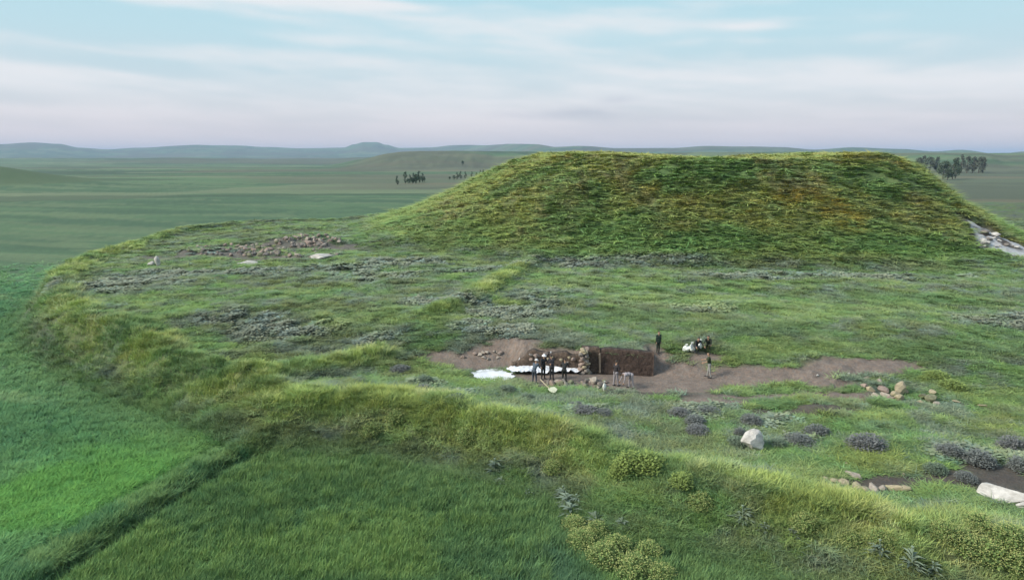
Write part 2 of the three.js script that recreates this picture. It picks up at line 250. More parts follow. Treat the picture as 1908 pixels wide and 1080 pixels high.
function veg(x, z, y) {
  const r = Math.hypot(x, z); V.bare = 0; V.dens = 1; V.s.length = 0;
  const sd = r < 330 ? platSD(x, z) : -99;
  if (sd < -3.4) {
    V.kind = 'crop'; V.c = [...C.crop]; V.ht = 0.3;
    if (r < 330) {
      const nA = fbm(x / 14 + 3, z / 14 + 2, 4), nB = fbm(x / 2.5, z / 2.5 + 20, 3);
      const side = ditchSide(x, z);
      const dd = r < 90 ? polyDist(x, z, ditch) : 99;
      if (side > 0 && r < 60) {
        V.kind = 'wheat'; V.c = [...C.wheat]; V.ht = 0.42 + 0.24 * (nB - 0.5) + 0.18 * (vnoise(x * 1.6, z * 1.6) - 0.5);
        put(C.wheatBlue, ss(0.44, 0.58, nA) * 0.9); put(C.wheatBrt, ss(0.52, 0.68, fbm(x / 6 + 11, z / 4, 4)) * 0.65); put(C.wheatBrt, ss(0.58, 0.7, fbm(x / 0.7 + 1, z / 0.9, 2)) * 0.5); put(C.wheatBlue, ss(4, 14, x) * 0.75);
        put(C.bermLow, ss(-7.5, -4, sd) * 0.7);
      } else {
        put(C.cropLow, ss(0.42, 0.65, nA) * 0.8); strips(x, z, r);
        const fx = (x + 19) / 7.5, fz = (z + 36) / 6.5; const fr = Math.exp(-(fx * fx + fz * fz)) * (0.55 + nB) + 0.75 * ss(0.57, 0.72, fbm(x / 8 + 31, z / 8 + 7, 4)) * ss(70, 45, r);
        put(C.fresh, clamp(fr)); V.ht = 0.2 + 0.16 * nB;
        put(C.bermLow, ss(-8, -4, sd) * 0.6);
      }
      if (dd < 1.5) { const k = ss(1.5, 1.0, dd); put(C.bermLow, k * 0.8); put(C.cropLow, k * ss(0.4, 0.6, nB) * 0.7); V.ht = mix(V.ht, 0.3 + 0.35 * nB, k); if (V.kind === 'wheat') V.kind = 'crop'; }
    } else {
      // patchwork of fields, long strips across the valley
      strips(x, z, r);
      const s1 = fbm(x / 260 + 4, z / 120 + 8, 4), s2 = vnoise(x / 700 + 2, z / 190 + 1), s3 = vnoise(x / 320 + 12, z / 75 + 31);
      put([0.045, 0.115, 0.052], ss(0.52, 0.60, s1) * 0.65); put([0.135, 0.245, 0.105], ss(0.50, 0.54, s2) * 0.7); put([0.23, 0.28, 0.15], ss(0.60, 0.64, s3) * 0.6); put([0.04, 0.09, 0.04], ss(0.60, 0.64, vnoise(x / 180 + 52, z / 40 + 3)) * 0.6);
      // uncultivated dry scrub in blocks of land, by place alone
      put([0.130, 0.125, 0.085], 0.6 * ss(0.53, 0.59, fbm(x / 800, z / 460 + 3, 4))); put([0.150, 0.138, 0.088], 0.6 * ss(0.44, 0.54, fbm(x / 300 + 44, z / 160, 4)) * ss(-340, -260, x) * (1 - ss(900, 1000, x)) * ss(-1000, -1080, z) * (1 - ss(-2300, -2500, z)));
      const hx = (x + 352) / 80, hz = (z + 440) / 80; put(C.bermLow, ss(1.1, 0.8, hx * hx + hz * hz) * 0.8);
    }
  } else {
    const nA = fbm(x / 8 + 31, z / 6 + 12, 4), nB = fbm(x / 2.4 + 7, z / 1.6 + 3, 4), nC = fbm(x / 1.5 + 70, z / 1.1 + 30, 3);
    const [m] = moundInfo(x, z);
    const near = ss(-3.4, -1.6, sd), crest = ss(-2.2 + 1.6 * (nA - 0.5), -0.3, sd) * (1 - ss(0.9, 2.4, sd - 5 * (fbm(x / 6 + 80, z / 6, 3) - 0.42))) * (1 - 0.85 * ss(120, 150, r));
    V.kind = 'meadow'; V.c = [...C.green]; V.ht = 0.13 + 0.2 * nB;
    put(C.lime, ss(0.47, 0.60, nB) * 0.75); put(C.dull, ss(0.47, 0.62, nA) * 0.7); put(C.grey, ss(0.48, 0.60, nC) * 0.75); put(C.mgreen, ss(0.42, 0.30, nB) * 0.7); put(C.bermOl, ss(0.55, 0.72, fbm(x / 5 + 9, z / 3, 3)) * 0.4);
    if (near < 1) { put(C.bermLow, (1 - near) * 0.85); V.kind = 'berm'; V.ht = 0.38; }  // outer face: greener grass, with part of its shade painted in
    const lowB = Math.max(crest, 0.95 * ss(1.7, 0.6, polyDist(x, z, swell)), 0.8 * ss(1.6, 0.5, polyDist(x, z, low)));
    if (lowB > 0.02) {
      put(C.berm, lowB * ss(0.30, 0.52, nA * 0.6 + nB * 0.4)); put(C.bermOl, lowB * ss(0.46, 0.62, fbm(x / 3 + 50, z / 3 + 8, 3)) * 0.8); put(C.green, lowB * ss(0.55, 0.68, nC) * 0.5);  // bright crest: partly yellower grass, partly light put into the colour
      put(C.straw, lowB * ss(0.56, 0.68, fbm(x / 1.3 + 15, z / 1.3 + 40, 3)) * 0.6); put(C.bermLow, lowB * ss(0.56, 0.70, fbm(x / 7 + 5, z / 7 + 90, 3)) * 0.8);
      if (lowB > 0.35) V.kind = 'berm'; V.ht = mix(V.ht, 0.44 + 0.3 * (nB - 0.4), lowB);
    }
    if (m > 0.03) {
      V.kind = 'mound'; const k = ss(0.03, 0.14, m), a = fbm(x / 9 + 3, z / 9 + 70, 4), b = fbm(x / 2.6 + 4, z / 1.3 + y * 0.7, 4);
      put(C.olive, k * (0.65 + 0.35 * ss(0.3, 0.55, a))); put(C.mgreen, k * ss(0.46, 0.34, a) * 0.7); put(C.mgreen, k * ss(0.42, 0.15, m) * 0.55); put(C.ochre, k * ss(0.52, 0.7, b) * 0.5 * ss(0.15, 0.5, m)); put(C.mgreen, k * ss(0.42, 0.3, b) * 0.35); put(C.lime, k * ss(0.5, 0.62, fbm(x / 1.9 + 61, z / 0.9 + y * 0.6, 3)) * 0.45);
      put(C.lime, k * ss(14, -14, x) * 0.45 * ss(0.3, 0.6, b)); put([0.19, 0.15, 0.085], k * ss(0.62, 0.76, fbm(x / 5 + 90, z / 2 + y, 4)) * 0.45);
      V.ht = 0.16 + 0.22 * b;
    }
    const cq = x > 58 && z < -80 ? cutShape(x, z) : 0;
    if (cq > 0.02) { V.s.push(C.darksoil, ss(0.0, 0.5, cq), C.pale, ss(0.5, 0.9, cq) * ss(0.28, 0.42, nB)); V.bare = Math.max(V.bare, ss(0.1, 0.6, cq)); }
    if (r < 60 && x > tA[0] && x < tB[0] && z < tLine(x) + 4.5 && z > tLine(x) - (x < tM ? 1.3 : 0.4)) { const k = ss(4.5, 3.2, z - tLine(x)) * (x < tM ? ss(-1.3, -0.8, z - tLine(x) - 0.5 * (nC - 0.5)) : 1); V.s.push(C.soil, k); V.bare = Math.max(V.bare, k); }
  }
  const wx = (fbm(x / 3 + 200, z / 3, 3) - 0.5), far = r > 330;
  for (const [cx, cz, rx, rz, key, s] of patches) {
    let dx = (x - cx) / rx, dz = (z - cz) / rz; const q = dx * dx + dz * dz; if (q > 3) continue;
    let t = ss(1.15, 0.45, Math.sqrt(q) + (far ? 0.7 * (fbm(x / 60, z / 30, 3) - 0.5) : wx * 1.1)) * s; if (t <= 0) continue;
    const mot = key === 'lav' || key === 'grey' ? 0.35 + 0.65 * ss(0.4, 0.55, fbm(x / 1.6 + 9, z / 1.1 + 5, 3)) : key === 'yellow' ? ss(0.4, 0.6, fbm(x / 1.3, z / 0.8 + y, 3)) : 1;
    if (key === 'clear') { if (t > 0.3) V.bare = 1; continue; }
    t *= mot; if (key === 'soil' || key === 'darksoil' || key === 'rubble') V.s.push(C[key], t); else put(C[key], t);
    if (key === 'lav' || key === 'grey') { if (t > 0.45) { V.kind = 'scrub'; V.ht = mix(V.ht, 0.38, t); if (key === 'lav') put(C.grey, 0.5 * vnoise(x / 2, z / 2)); } }
    if (key === 'soil' || key === 'darksoil') V.bare = Math.max(V.bare, t * (0.72 + 0.4 * ss(0.6, 0.35, vnoise(x * 1.3, z * 1.3)))); if (key === 'rubble') V.bare = Math.max(V.bare, t * 0.8);
  }
  V.dens = 1 - ss(0.14, 0.5, V.bare + (V.bare < 0.97 ? 0.62 * (vnoise(x * 2.1 + 5, z * 2.1) - 0.5) : 0)); V.gc = [...V.c]; for (let i = 0; i < V.s.length; i += 2) put(V.s[i], V.s[i + 1]);
  return V;
}
initPatches();

// ------------------------------------------------------------------ bookkeeping
const taken = new Map();
function numbered(n) { const k = taken.get(n) ?? 0; taken.set(n, k + 1); return k ? `${n}_${String(k).padStart(3, '0')}` : n; }
function tag(o, label, category, group, kind) { o.userData = { label, category }; if (group) o.userData.group = group; if (kind) o.userData.kind = kind; return o; }
function addTop(o, name) { o.name = numbered(name); scene.add(o); o.traverse((m) => { if (m.isMesh) { m.castShadow = true; m.receiveShadow = true; } }); return o; }
function mesh(geo, m, name) { const o = new THREE.Mesh(geo, m); o.name = name; o.castShadow = o.receiveShadow = true; return o; }
const std = (c, rough = 0.9, extra = {}) => new THREE.MeshStandardMaterial({ color: Array.isArray(c) ? new THREE.Color().setRGB(...c) : c, roughness: rough, ...extra });

// ------------------------------------------------------------------ textures: fine grain
function grain(size, fn, srgb = true) {
  const d = new Uint8Array(size * size * 4);
  for (let y = 0; y < size; y++) for (let x = 0; x < size; x++) { const v = fn(x / size, y / size), i = (y * size + x) * 4; d[i] = v[0] * 255; d[i + 1] = v[1] * 255; d[i + 2] = v[2] * 255; d[i + 3] = 255; }
  const t = new THREE.DataTexture(d, size, size); t.wrapS = t.wrapT = THREE.RepeatWrapping; t.magFilter = THREE.LinearFilter; t.minFilter = THREE.LinearMipmapLinearFilter; t.generateMipmaps = true; if (srgb) t.colorSpace = THREE.SRGBColorSpace; t.needsUpdate = true; return t;
}
function tnoise(u, v, n) { // tiling value noise
  const x = u * n, y = v * n, ix = Math.floor(x), iy = Math.floor(y), fx = x - ix, fy = y - iy, a = fx * fx * (3 - 2 * fx), b = fy * fy * (3 - 2 * fy), H = (i, j) => hash(((i % n) + n) % n + n * 131, ((j % n) + n) % n);
  return mix(mix(H(ix, iy), H(ix + 1, iy), a), mix(H(ix, iy + 1), H(ix + 1, iy + 1), a), b);
}
const turf = grain(512, (u, v) => { const n = 0.3 * tnoise(u, v, 16) + 0.35 * tnoise(u, v, 64) + 0.35 * tnoise(u, v, 200), g = 0.70 + 0.42 * (n - 0.2), h = tnoise(u, v, 40); return [clamp(g + 0.06 * (h - 0.5)), clamp(g), clamp(g - 0.05 * (h - 0.5))]; });
const turfBump = grain(512, (u, v) => { const n = 0.4 * tnoise(u, v, 24) + 0.35 * tnoise(u, v, 70) + 0.25 * tnoise(u, v, 180); return [n, n, n]; }, false);

// ------------------------------------------------------------------ ground: one sheet out to the hills
{
  const angs = []; for (let a = -180; a < -47; a += 3.5) angs.push(a); for (let i = 0; i <= 860; i++) angs.push(-47 + 94 * i / 860); for (let a = 50; a < 180; a += 3.5) angs.push(a); angs.push(180);
  const rads = [0.4]; let r = 3; while (r < 20) { rads.push(r); r += 0.9; } while (r < 62) { rads.push(r); r += 0.17; } while (r < 170) { rads.push(r); r += 0.42; } while (r < 21000) { rads.push(r); r *= 1.0205; }
  const nA = angs.length, nR = rads.length, pos = new Float32Array(nA * nR * 3), col = new Float32Array(nA * nR * 3), uv = new Float32Array(nA * nR * 2), idx = new Uint32Array((nA - 1) * (nR - 1) * 6);
  let k = 0;
  for (let j = 0; j < nR; j++) for (let i = 0; i < nA; i++) {
    const a = angs[i] * Math.PI / 180, x = rads[j] * Math.sin(a), z = -rads[j] * Math.cos(a), y = groundH(x, z), v = veg(x, z, y), n = (j * nA + i);
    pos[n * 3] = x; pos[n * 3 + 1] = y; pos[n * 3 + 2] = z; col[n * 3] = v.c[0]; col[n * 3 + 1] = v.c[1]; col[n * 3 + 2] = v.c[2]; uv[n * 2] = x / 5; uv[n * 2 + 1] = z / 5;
    if (i < nA - 1 && j < nR - 1) { const p = n, q = n + 1, s = n + nA, t = s + 1; idx[k++] = p; idx[k++] = q; idx[k++] = t; idx[k++] = p; idx[k++] = t; idx[k++] = s; }
  }
  const g = new THREE.BufferGeometry(); g.setAttribute('position', new THREE.BufferAttribute(pos, 3)); g.setAttribute('color', new THREE.BufferAttribute(col, 3)); g.setAttribute('uv', new THREE.BufferAttribute(uv, 2)); g.setIndex(new THREE.BufferAttribute(idx, 1)); g.computeVertexNormals();
  const m = new THREE.MeshStandardMaterial({ vertexColors: true, roughness: 0.95, map: turf, bumpMap: turfBump, bumpScale: 0.05 });
  addTop(tag(mesh(g, m, 'ground'), 'green rolling ground with raised platform, flat topped mound and far hills', 'ground', null, 'structure'), 'ground');
}

// ------------------------------------------------------------------ grass and low plants, as clumps of blades
function bladeClump(n, rootR, hMin, hMax, wid, lean, seg, seed, flat = 0) {
  const R = rngOf(seed), pos = [], idx = [];
  for (let b = 0; b < n; b++) {
    const a = R() * 6.283, rr = rootR * Math.sqrt(R()), bx = rr * Math.cos(a), bz = rr * Math.sin(a), h = mix(hMin, hMax, R()), d = R() * 6.283, L = lean * (0.3 + R()), w = wid * (0.7 + 0.6 * R()), px = -Math.sin(d), pz = Math.cos(d), s0 = pos.length / 3;
    for (let i = 0; i <= seg; i++) {
      const t = i / seg, o = L * h * t * t, y = h * (t - flat * t * t), ww = w * (i === seg ? 0.06 : 1 - 0.45 * t) * (i === 0 ? 0.7 : 1), cx = bx + Math.cos(d) * o, cz = bz + Math.sin(d) * o;
      pos.push(cx - px * ww, y, cz - pz * ww, cx + px * ww, y, cz + pz * ww);
      if (i) { const q = s0 + (i - 1) * 2; idx.push(q, q + 1, q + 3, q, q + 3, q + 2); }
    }
  }
  const g = new THREE.BufferGeometry(); g.setAttribute('position', new THREE.Float32BufferAttribute(pos, 3)); g.setIndex(idx); g.computeVertexNormals(); return g;
}
function leafClump(n, R0, H0, leaf, seed) { // low leafy cushion
  const R = rngOf(seed), pos = [], idx = [];
  for (let i = 0; i < n; i++) {
    const a = R() * 6.283, e = Math.acos(R()), q = 0.55 + 0.45 * R(), cx = R0 * q * Math.sin(e) * Math.cos(a), cz = R0 * q * Math.sin(e) * Math.sin(a), cy = H0 * q * Math.cos(e) + 0.02;
    const d = R() * 6.283, up = R() * 1.2 - 0.2, l = leaf * (0.6 + 0.8 * R()), w = l * 0.34, dx = Math.cos(d) * Math.cos(up), dz = Math.sin(d) * Math.cos(up), dy = Math.sin(up), sx = -Math.sin(d), sz = Math.cos(d), s = pos.length / 3;
    pos.push(cx, cy, cz, cx + dx * l * 0.5 + sx * w, cy + dy * l * 0.5, cz + dz * l * 0.5 + sz * w, cx + dx * l, cy + dy * l, cz + dz * l, cx + dx * l * 0.5 - sx * w, cy + dy * l * 0.5, cz + dz * l * 0.5 - sz * w);
    idx.push(s, s + 1, s + 2, s, s + 2, s + 3);
  }
  const g = new THREE.BufferGeometry(); g.setAttribute('position', new THREE.Float32BufferAttribute(pos, 3)); g.setIndex(idx); g.computeVertexNormals(); return g;
}
const leafMat = () => new THREE.MeshPhysicalMaterial({ color: 0xffffff, roughness: 0.95, side: THREE.DoubleSide, specularIntensity: 0.25 });
const LEAF = 1.7;   // a single leaf reflects more than the canopy it is part of
const kinds = {
  crop: { g: bladeClump(20, 0.24, 0.65, 1.1, 0.015, 0.5, 3, 11), label: 'short dense green crop covering the low fields left of the bank', cat: 'crop', name: 'field_crop', base: 0.34, put: [] },
  wheat: { g: bladeClump(24, 0.22, 0.65, 1.15, 0.012, 0.34, 3, 12), label: 'tall upright green wheat in the field below the bank', cat: 'wheat', name: 'wheat', base: 0.5, put: [] },
  berm: { g: bladeClump(34, 0.3, 0.55, 1.15, 0.0115, 0.5, 3, 13, 0.15), label: 'long yellow green grass of the bank, crest coloured brighter partly for light', cat: 'grass', name: 'bank_grass', base: 0.6, put: [] },
  meadow: { g: bladeClump(24, 0.3, 0.45, 1.1, 0.022, 0.75, 2, 14, 0.25), label: 'patchy low meadow herbs and grass over the platform', cat: 'meadow plants', name: 'meadow_grass', base: 0.3, put: [] },
  scrub: { g: leafClump(40, 0.36, 0.75, 0.26, 15), label: 'dusty grey and lavender low scrub in drifts over the platform', cat: 'scrub', name: 'grey_scrub', base: 0.38, put: [] },
  mound: { g: bladeClump(18, 0.34, 0.5, 1.1, 0.045, 1.05, 2, 16, 0.35), label: 'olive and ochre tussock grass on the slopes of the mound', cat: 'tussock grass', name: 'mound_grass', base: 0.42, put: [] },
};
{
  const bands = [[18, 27, 40], [27, 36, 40], [36, 46, 32], [46, 60, 20], [60, 80, 12], [80, 110, 6], [110, 150, 3.2], [150, 190, 0.9]];
  const half = 0.8, R = rngOf(99), Q = new THREE.Quaternion(), E = new THREE.Euler(), M = new THREE.Matrix4(), S = new THREE.Vector3(), T = new THREE.Vector3();
  for (const [r0, r1, den] of bands) {
    const n = Math.round(den * half * (r1 * r1 - r0 * r0));
    for (let i = 0; i < n; i++) {
      const r = Math.sqrt(mix(r0 * r0, r1 * r1, R())), a = mix(-half, half, R()), x = r * Math.sin(a), z = -r * Math.cos(a), u1 = R(), u2 = R(), u3 = R(), u4 = R(), u5 = R();
      const y = groundH(x, z), v = veg(x, z, y), K = kinds[v.kind];
      if (u1 > v.dens) continue; if (v.kind === 'crop' && r > 75 + 65 * u4) continue;
      const big = r > 60 ? Math.min(1.9, Math.sqrt(r / 60) * 1.12) : 1;
      E.set((u4 - 0.5) * 0.3, u2 * 6.283, (u5 - 0.5) * 0.3); Q.setFromEuler(E);
      const hh = v.ht * (0.72 + 0.56 * u3), w = (0.8 + 0.5 * u4) * big;
      S.set(w, hh * (v.kind === 'scrub' ? 1.1 : 1), w); T.set(x, y - 0.02, z); M.compose(T, Q, S);
      const br = LEAF * (0.8 + 0.46 * u5), hue = (u3 - 0.5) * 0.24;
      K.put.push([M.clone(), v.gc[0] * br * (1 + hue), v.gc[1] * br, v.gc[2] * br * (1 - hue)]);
    }
  }
  const c = new THREE.Color(); let total = 0;
  for (const K of Object.values(kinds)) {
    const im = new THREE.InstancedMesh(K.g, leafMat(), K.put.length); total += K.put.length;
    K.put.forEach(([m, r, g, b], i) => { im.setMatrixAt(i, m); im.setColorAt(i, c.setRGB(r, g, b)); });
    addTop(tag(im, K.label, K.cat, null, 'stuff'), K.name);
  }
  console.log('clumps', total);
}

// ------------------------------------------------------------------ stones
const stoneMap = grain(256, (u, v) => { const n = 0.5 * tnoise(u, v, 8) + 0.3 * tnoise(u, v, 32) + 0.2 * tnoise(u, v, 96), g = 0.72 + 0.36 * (n - 0.3); return [clamp(g + 0.02), clamp(g), clamp(g - 0.03)]; });
const stoneBump = grain(256, (u, v) => { const n = 0.5 * tnoise(u, v, 12) + 0.5 * tnoise(u, v, 48); return [n, n, n]; }, false);
function stoneGeo(seed, sx, sy, sz, detail = 1, rough = 0.28) {
  const g = new THREE.IcosahedronGeometry(1, detail), p = g.attributes.position, v = new THREE.Vector3(), R = rngOf(seed), cuts = [];
  for (let i = 0; i < 10; i++) cuts.push([new THREE.Vector3(R() - 0.5, R() - 0.5, R() - 0.5).normalize(), 0.5 + 0.3 * R()]);
  for (let i = 0; i < p.count; i++) {
    v.fromBufferAttribute(p, i);
    for (const [n, d] of cuts) { const k = v.dot(n) - d; if (k > 0) v.addScaledVector(n, -k); }
    const f = 1 + rough * (fbm(v.x * 1.7 + v.y * 2.3 + seed * 3.1, v.z * 1.9 - v.y * 1.3 + seed, 3) - 0.5);
    p.setXYZ(i, v.x * f * sx, v.y * f * sy, v.z * f * sz);
  }
  return toCreasedNormals(g, detail > 1 ? 0.5 : 0.35);
}
const stoneGeos = [0, 1, 2, 3, 4, 5].map((i) => stoneGeo(20 + i, 0.5, 0.32 + 0.05 * (i % 3), 0.42 - 0.04 * (i % 2)));
const stoneMats = { pale: std([0.50, 0.46, 0.42], 0.95, { map: stoneMap }), pink: std([0.42, 0.34, 0.31], 0.95, { map: stoneMap }), grey: std([0.30, 0.28, 0.27], 0.95, { map: stoneMap }), white: std([0.74, 0.75, 0.76], 0.9, { map: stoneMap, bumpMap: stoneBump, bumpScale: 0.02 }), cream: std([0.52, 0.47, 0.34], 0.95, { map: stoneMap }), mossy: std([0.27, 0.29, 0.19], 0.95, { map: stoneMap }) };
const SR = rngOf(404), LOOK = { pink: 'pinkish', grey: 'dark grey', pale: 'pale beige', mossy: 'greenish lichened', cream: 'cream coloured', white: 'white' };
function stoneAt(p, size, mat, label, group, flat = 1, name = 'stone') {
  const o = new THREE.Mesh(stoneGeos[Math.floor(SR() * 6)], stoneMats[mat]);
  o.position.set(p.x, p.y + size * 0.16 * flat, p.z); o.rotation.set((SR() - 0.5) * 0.7, SR() * 6.28, (SR() - 0.5) * 0.7); o.scale.set(size * (0.8 + 0.4 * SR()), size * flat * (0.8 + 0.4 * SR()), size * (0.8 + 0.4 * SR()));
  return addTop(tag(o, label, 'stone', group), name);
}
const inPix = (cx, cy, rx, ry) => { const a = SR() * 6.283, q = Math.sqrt(SR()); return hit(cx + rx * q * Math.cos(a), cy + ry * q * Math.sin(a)); };
// rubble spread on the far left of the platform
for (const [cx, cy, rx, ry, n, s] of [[572, 450, 62, 12, 95, 0.75], [480, 468, 44, 11, 60, 0.8], [410, 466, 70, 11, 48, 0.62], [560, 470, 80, 12, 40, 0.6]])
  for (let i = 0; i < n; i++) { const u = SR(), m = u < 0.4 ? 'pink' : u < 0.68 ? 'grey' : u < 0.93 ? 'pale' : 'mossy'; stoneAt(inPix(cx, cy, rx, ry), s * (0.6 + 0.8 * SR()), m, `${LOOK[m]} field stone in the broad rubble spread on the platform`, `${LOOK[m]} stones of the rubble spread`); }
// stones at the foot of the dig, along its near edge
for (const [cx, cy, rx, ry, n, s] of [[1040, 716, 26, 4, 12, 0.55], [1108, 716, 24, 7, 16, 0.55]])
  for (let i = 0; i < n; i++) { const m = ['pale', 'mossy', 'grey', 'pink'][i % 4]; stoneAt(inPix(cx, cy, rx, ry), s * (0.6 + 0.8 * SR()), m, `${LOOK[m]} stone in the row along the near edge of the trench`, `${LOOK[m]} stones along the trench edge`); }
for (let i = 0; i < 16; i++) stoneAt(inPix(895, 662, 40, 9), 0.2 + 0.3 * SR(), i % 3 ? 'pale' : 'pink', `small ${i % 3 ? 'pale' : 'pinkish'} stone on the bare earth slope beside the trench`, `${i % 3 ? 'pale' : 'pinkish'} stones on the earth slope`);
// tumbled pale blocks by the spoil track
for (const [px, py, s, m, fl] of [[1612, 722, 0.55, 'pink', 1], [1622, 727, 0.5, 'cream', 1], [1632, 740, 0.42, 'pale', 1], [1645, 728, 0.7, 'pink', 0.6], [1650, 740, 0.55, 'pale', 1], [1660, 745, 0.5, 'pink', 1], [1668, 737, 0.6, 'cream', 0.9], [1677, 733, 0.75, 'cream', 1.5], [1676, 747, 0.7, 'cream', 0.9], [1686, 731, 0.55, 'cream', 0.7], [1616, 706, 0.5, 'pale', 0.7], [1640, 712, 0.35, 'pale', 0.8]])
  stoneAt(hit(px, py), s * 1.35, m, `${LOOK[m]} tumbled block in the small heap beside the bare earth track`, `${LOOK[m]} tumbled blocks by the track`, fl, 'block');
for (const [px, py, s, m, fl] of [[1722, 742, 0.6, 'mossy', 0.9], [1736, 733, 0.45, 'cream', 1], [1735, 747, 0.7, 'mossy', 0.7], [1716, 752, 0.45, 'cream', 0.8], [1746, 754, 0.4, 'pale', 0.7]])
  stoneAt(hit(px, py), s * 1.4, m, 'lichened stone in tall herbs next to the tumbled blocks', 'lichened stones in herbs', fl);
for (const [px, py] of [[1785, 750], [1831, 757]]) stoneAt(hit(px, py), 0.6, 'cream', 'pale flat stone lying alone in green grass past the lichened stones', 'pale flat stones in grass', 0.5);
for (const [px, py] of [[1582, 697], [1524, 700]]) stoneAt(hit(px, py), 0.28, 'white', 'small white stone on the bare earth track', 'small white stones on the track', 0.9);
// low broken course of stones behind the bank
for (const [px, py, s] of [[1540, 893, 0.5], [1556, 897, 0.45], [1574, 903, 0.5], [1590, 887, 0.55], [1596, 908, 0.5], [1612, 913, 0.45], [1628, 912, 0.6], [1646, 911, 0.5], [1664, 911, 0.6], [1682, 913, 0.5]])
  stoneAt(hit(px, py), s * 1.4, SR() < 0.5 ? 'pale' : 'cream', 'pale stone in the low broken course just behind the bank', 'stones of the broken course', 0.55);
for (const [px, py] of [[1545, 852], [1577, 864], [1652, 862], [1684, 884]]) stoneAt(hit(px, py), 0.26, 'cream', 'tiny pale stone in the yellowish grass behind the broken course', 'tiny stones in yellowish grass', 0.8);
{ // three larger white rocks
  const big = (px, py, g, label, name, turn, dy = 0) => { const p = hit(px, py), o = new THREE.Mesh(g, stoneMats.white); o.position.set(p.x, p.y + dy, p.z); o.rotation.y = turn; return addTop(tag(o, label, 'rock'), name); };
  const g1 = stoneGeo(61, 0.85, 0.7, 0.62, 4, 0.3); big(1408, 834, g1, 'white angular boulder standing among grey bushes', 'boulder', 0.5, 0.3);
  const g2 = stoneGeo(62, 1.15, 0.62, 0.8, 4, 0.4); big(1878, 930, g2, 'broad flat white rock outcrop rising from dark soil', 'rock_outcrop', -0.35, 0.12);
  const g2b = stoneGeo(66, 0.7, 0.3, 0.5, 4, 0.5); big(1915, 945, g2b, 'smaller white rock beside the broad flat outcrop', 'rock_outcrop', 0.6, 0.1);
  const g3 = stoneGeo(63, 1.6, 0.4, 0.9, 3, 0.5); big(463, 491, g3, 'flat white slab in front of the rubble spread', 'slab', 0.1, 0.1);
  const g4 = stoneGeo(64, 1.7, 0.38, 0.9, 3, 0.5); big(600, 479, g4, 'long white slab at the far end of the rubble spread', 'slab', 0.05, 0.1);
  const g5 = stoneGeo(65, 0.36, 0.75, 0.3, 3, 0.2); big(293, 497, g5, 'upright white marker stone on the platform near the rim', 'marker_stone', 0.2, 0.6);
  const g6 = stoneGeo(67, 0.5, 0.4, 0.4, 2, 0.3); big(282, 494, g6, 'rounded pale stone beside the upright white marker', 'stone', 0.2, 0.2);
}
// stones lying in the old cut on the mound's right flank
for (let i = 0; i < 46; i++) { const p = hit(mix(1822, 1925, SR()), 408 + 60 * SR()); if (cutShape(p.x, p.z) < 0.6) continue; const m = SR() < 0.7 ? 'white' : 'grey'; stoneAt(p, 0.5 + 1.1 * SR(), m, `${LOOK[m]} stone lying in the old cut at the foot of the mound`, `${LOOK[m]} stones in the old cut`, 0.7); }

// ------------------------------------------------------------------ trench walls
function earthFace(x0, x1, hTop, seed, rag = 0.12, fadeL = 0) { // a cut earth section: slab with an uneven face, ragged turf lip
  const n = Math.max(8, Math.round((x1 - x0) / 0.09)), m = 16, pos = [], idx = [], uv = [];
  const put3 = (x, y, z) => { pos.push(x, y, z); uv.push(x / 1.5, y / 1.5); };
  for (let j = 0; j <= m; j++) for (let i = 0; i <= n; i++) {
    const x = mix(x0, x1, i / n), t = j / m, top = (hTop + rag * 2 * (fbm(x * 1.3 + seed, 3, 4) - 0.5) + 0.06) * (fadeL ? mix(0.25, 1, ss(x0, x0 + fadeL, x)) : 1), y = mix(-0.12, top, t);
    const zz = tLine(x) + 0.10 - 0.10 * t + 0.13 * (fbm(x * 1.1 + seed, y * 1.7, 4) - 0.5) + 0.05 * (fbm(x * 5 + seed, y * 5, 2) - 0.5) - 0.1 * ss(0.86, 1, t) ;
    put3(x, y, zz);
  }
  const W1 = n + 1, b = pos.length / 3;
  for (let i = 0; i <= n; i++) { const k = (m * W1 + i) * 3; put3(pos[k], pos[k + 1] - 0.02, pos[k + 2] - 0.55); }
  for (let i = 0; i <= n; i++) { const k = i * 3; put3(pos[k], -0.12, pos[k + 2] - 0.8); }
  const row = (j) => (j <= m ? j * W1 : b + (j - m - 1) * W1);
  for (let j = 0; j <= m + 1; j++) for (let i = 0; i < n; i++) { const p = row(j) + i, q = p + 1, s = row(j + 1) + i, t = s + 1; idx.push(p, q, t, p, t, s); }
  for (const e of [0, n]) for (let j = 1; j < m; j++) { const back = b + W1 + e; idx.push(e + j * W1, e + (j + 1) * W1, back); }
  const g = new THREE.BufferGeometry(); g.setAttribute('position', new THREE.Float32BufferAttribute(pos, 3)); g.setAttribute('uv', new THREE.Float32BufferAttribute(uv, 2)); g.setIndex(idx); g.computeVertexNormals(); return g;
}
const earthMap = grain(256, (u, v) => { const n = 0.4 * tnoise(u, v, 10) + 0.35 * tnoise(u, v, 40) + 0.25 * tnoise(u, v, 110), s = tnoise(u * 0.5, v, 14), g = 0.62 + 0.55 * (n - 0.3) + 0.12 * (s - 0.5); return [clamp(g + 0.02), clamp(g), clamp(g - 0.02)]; });
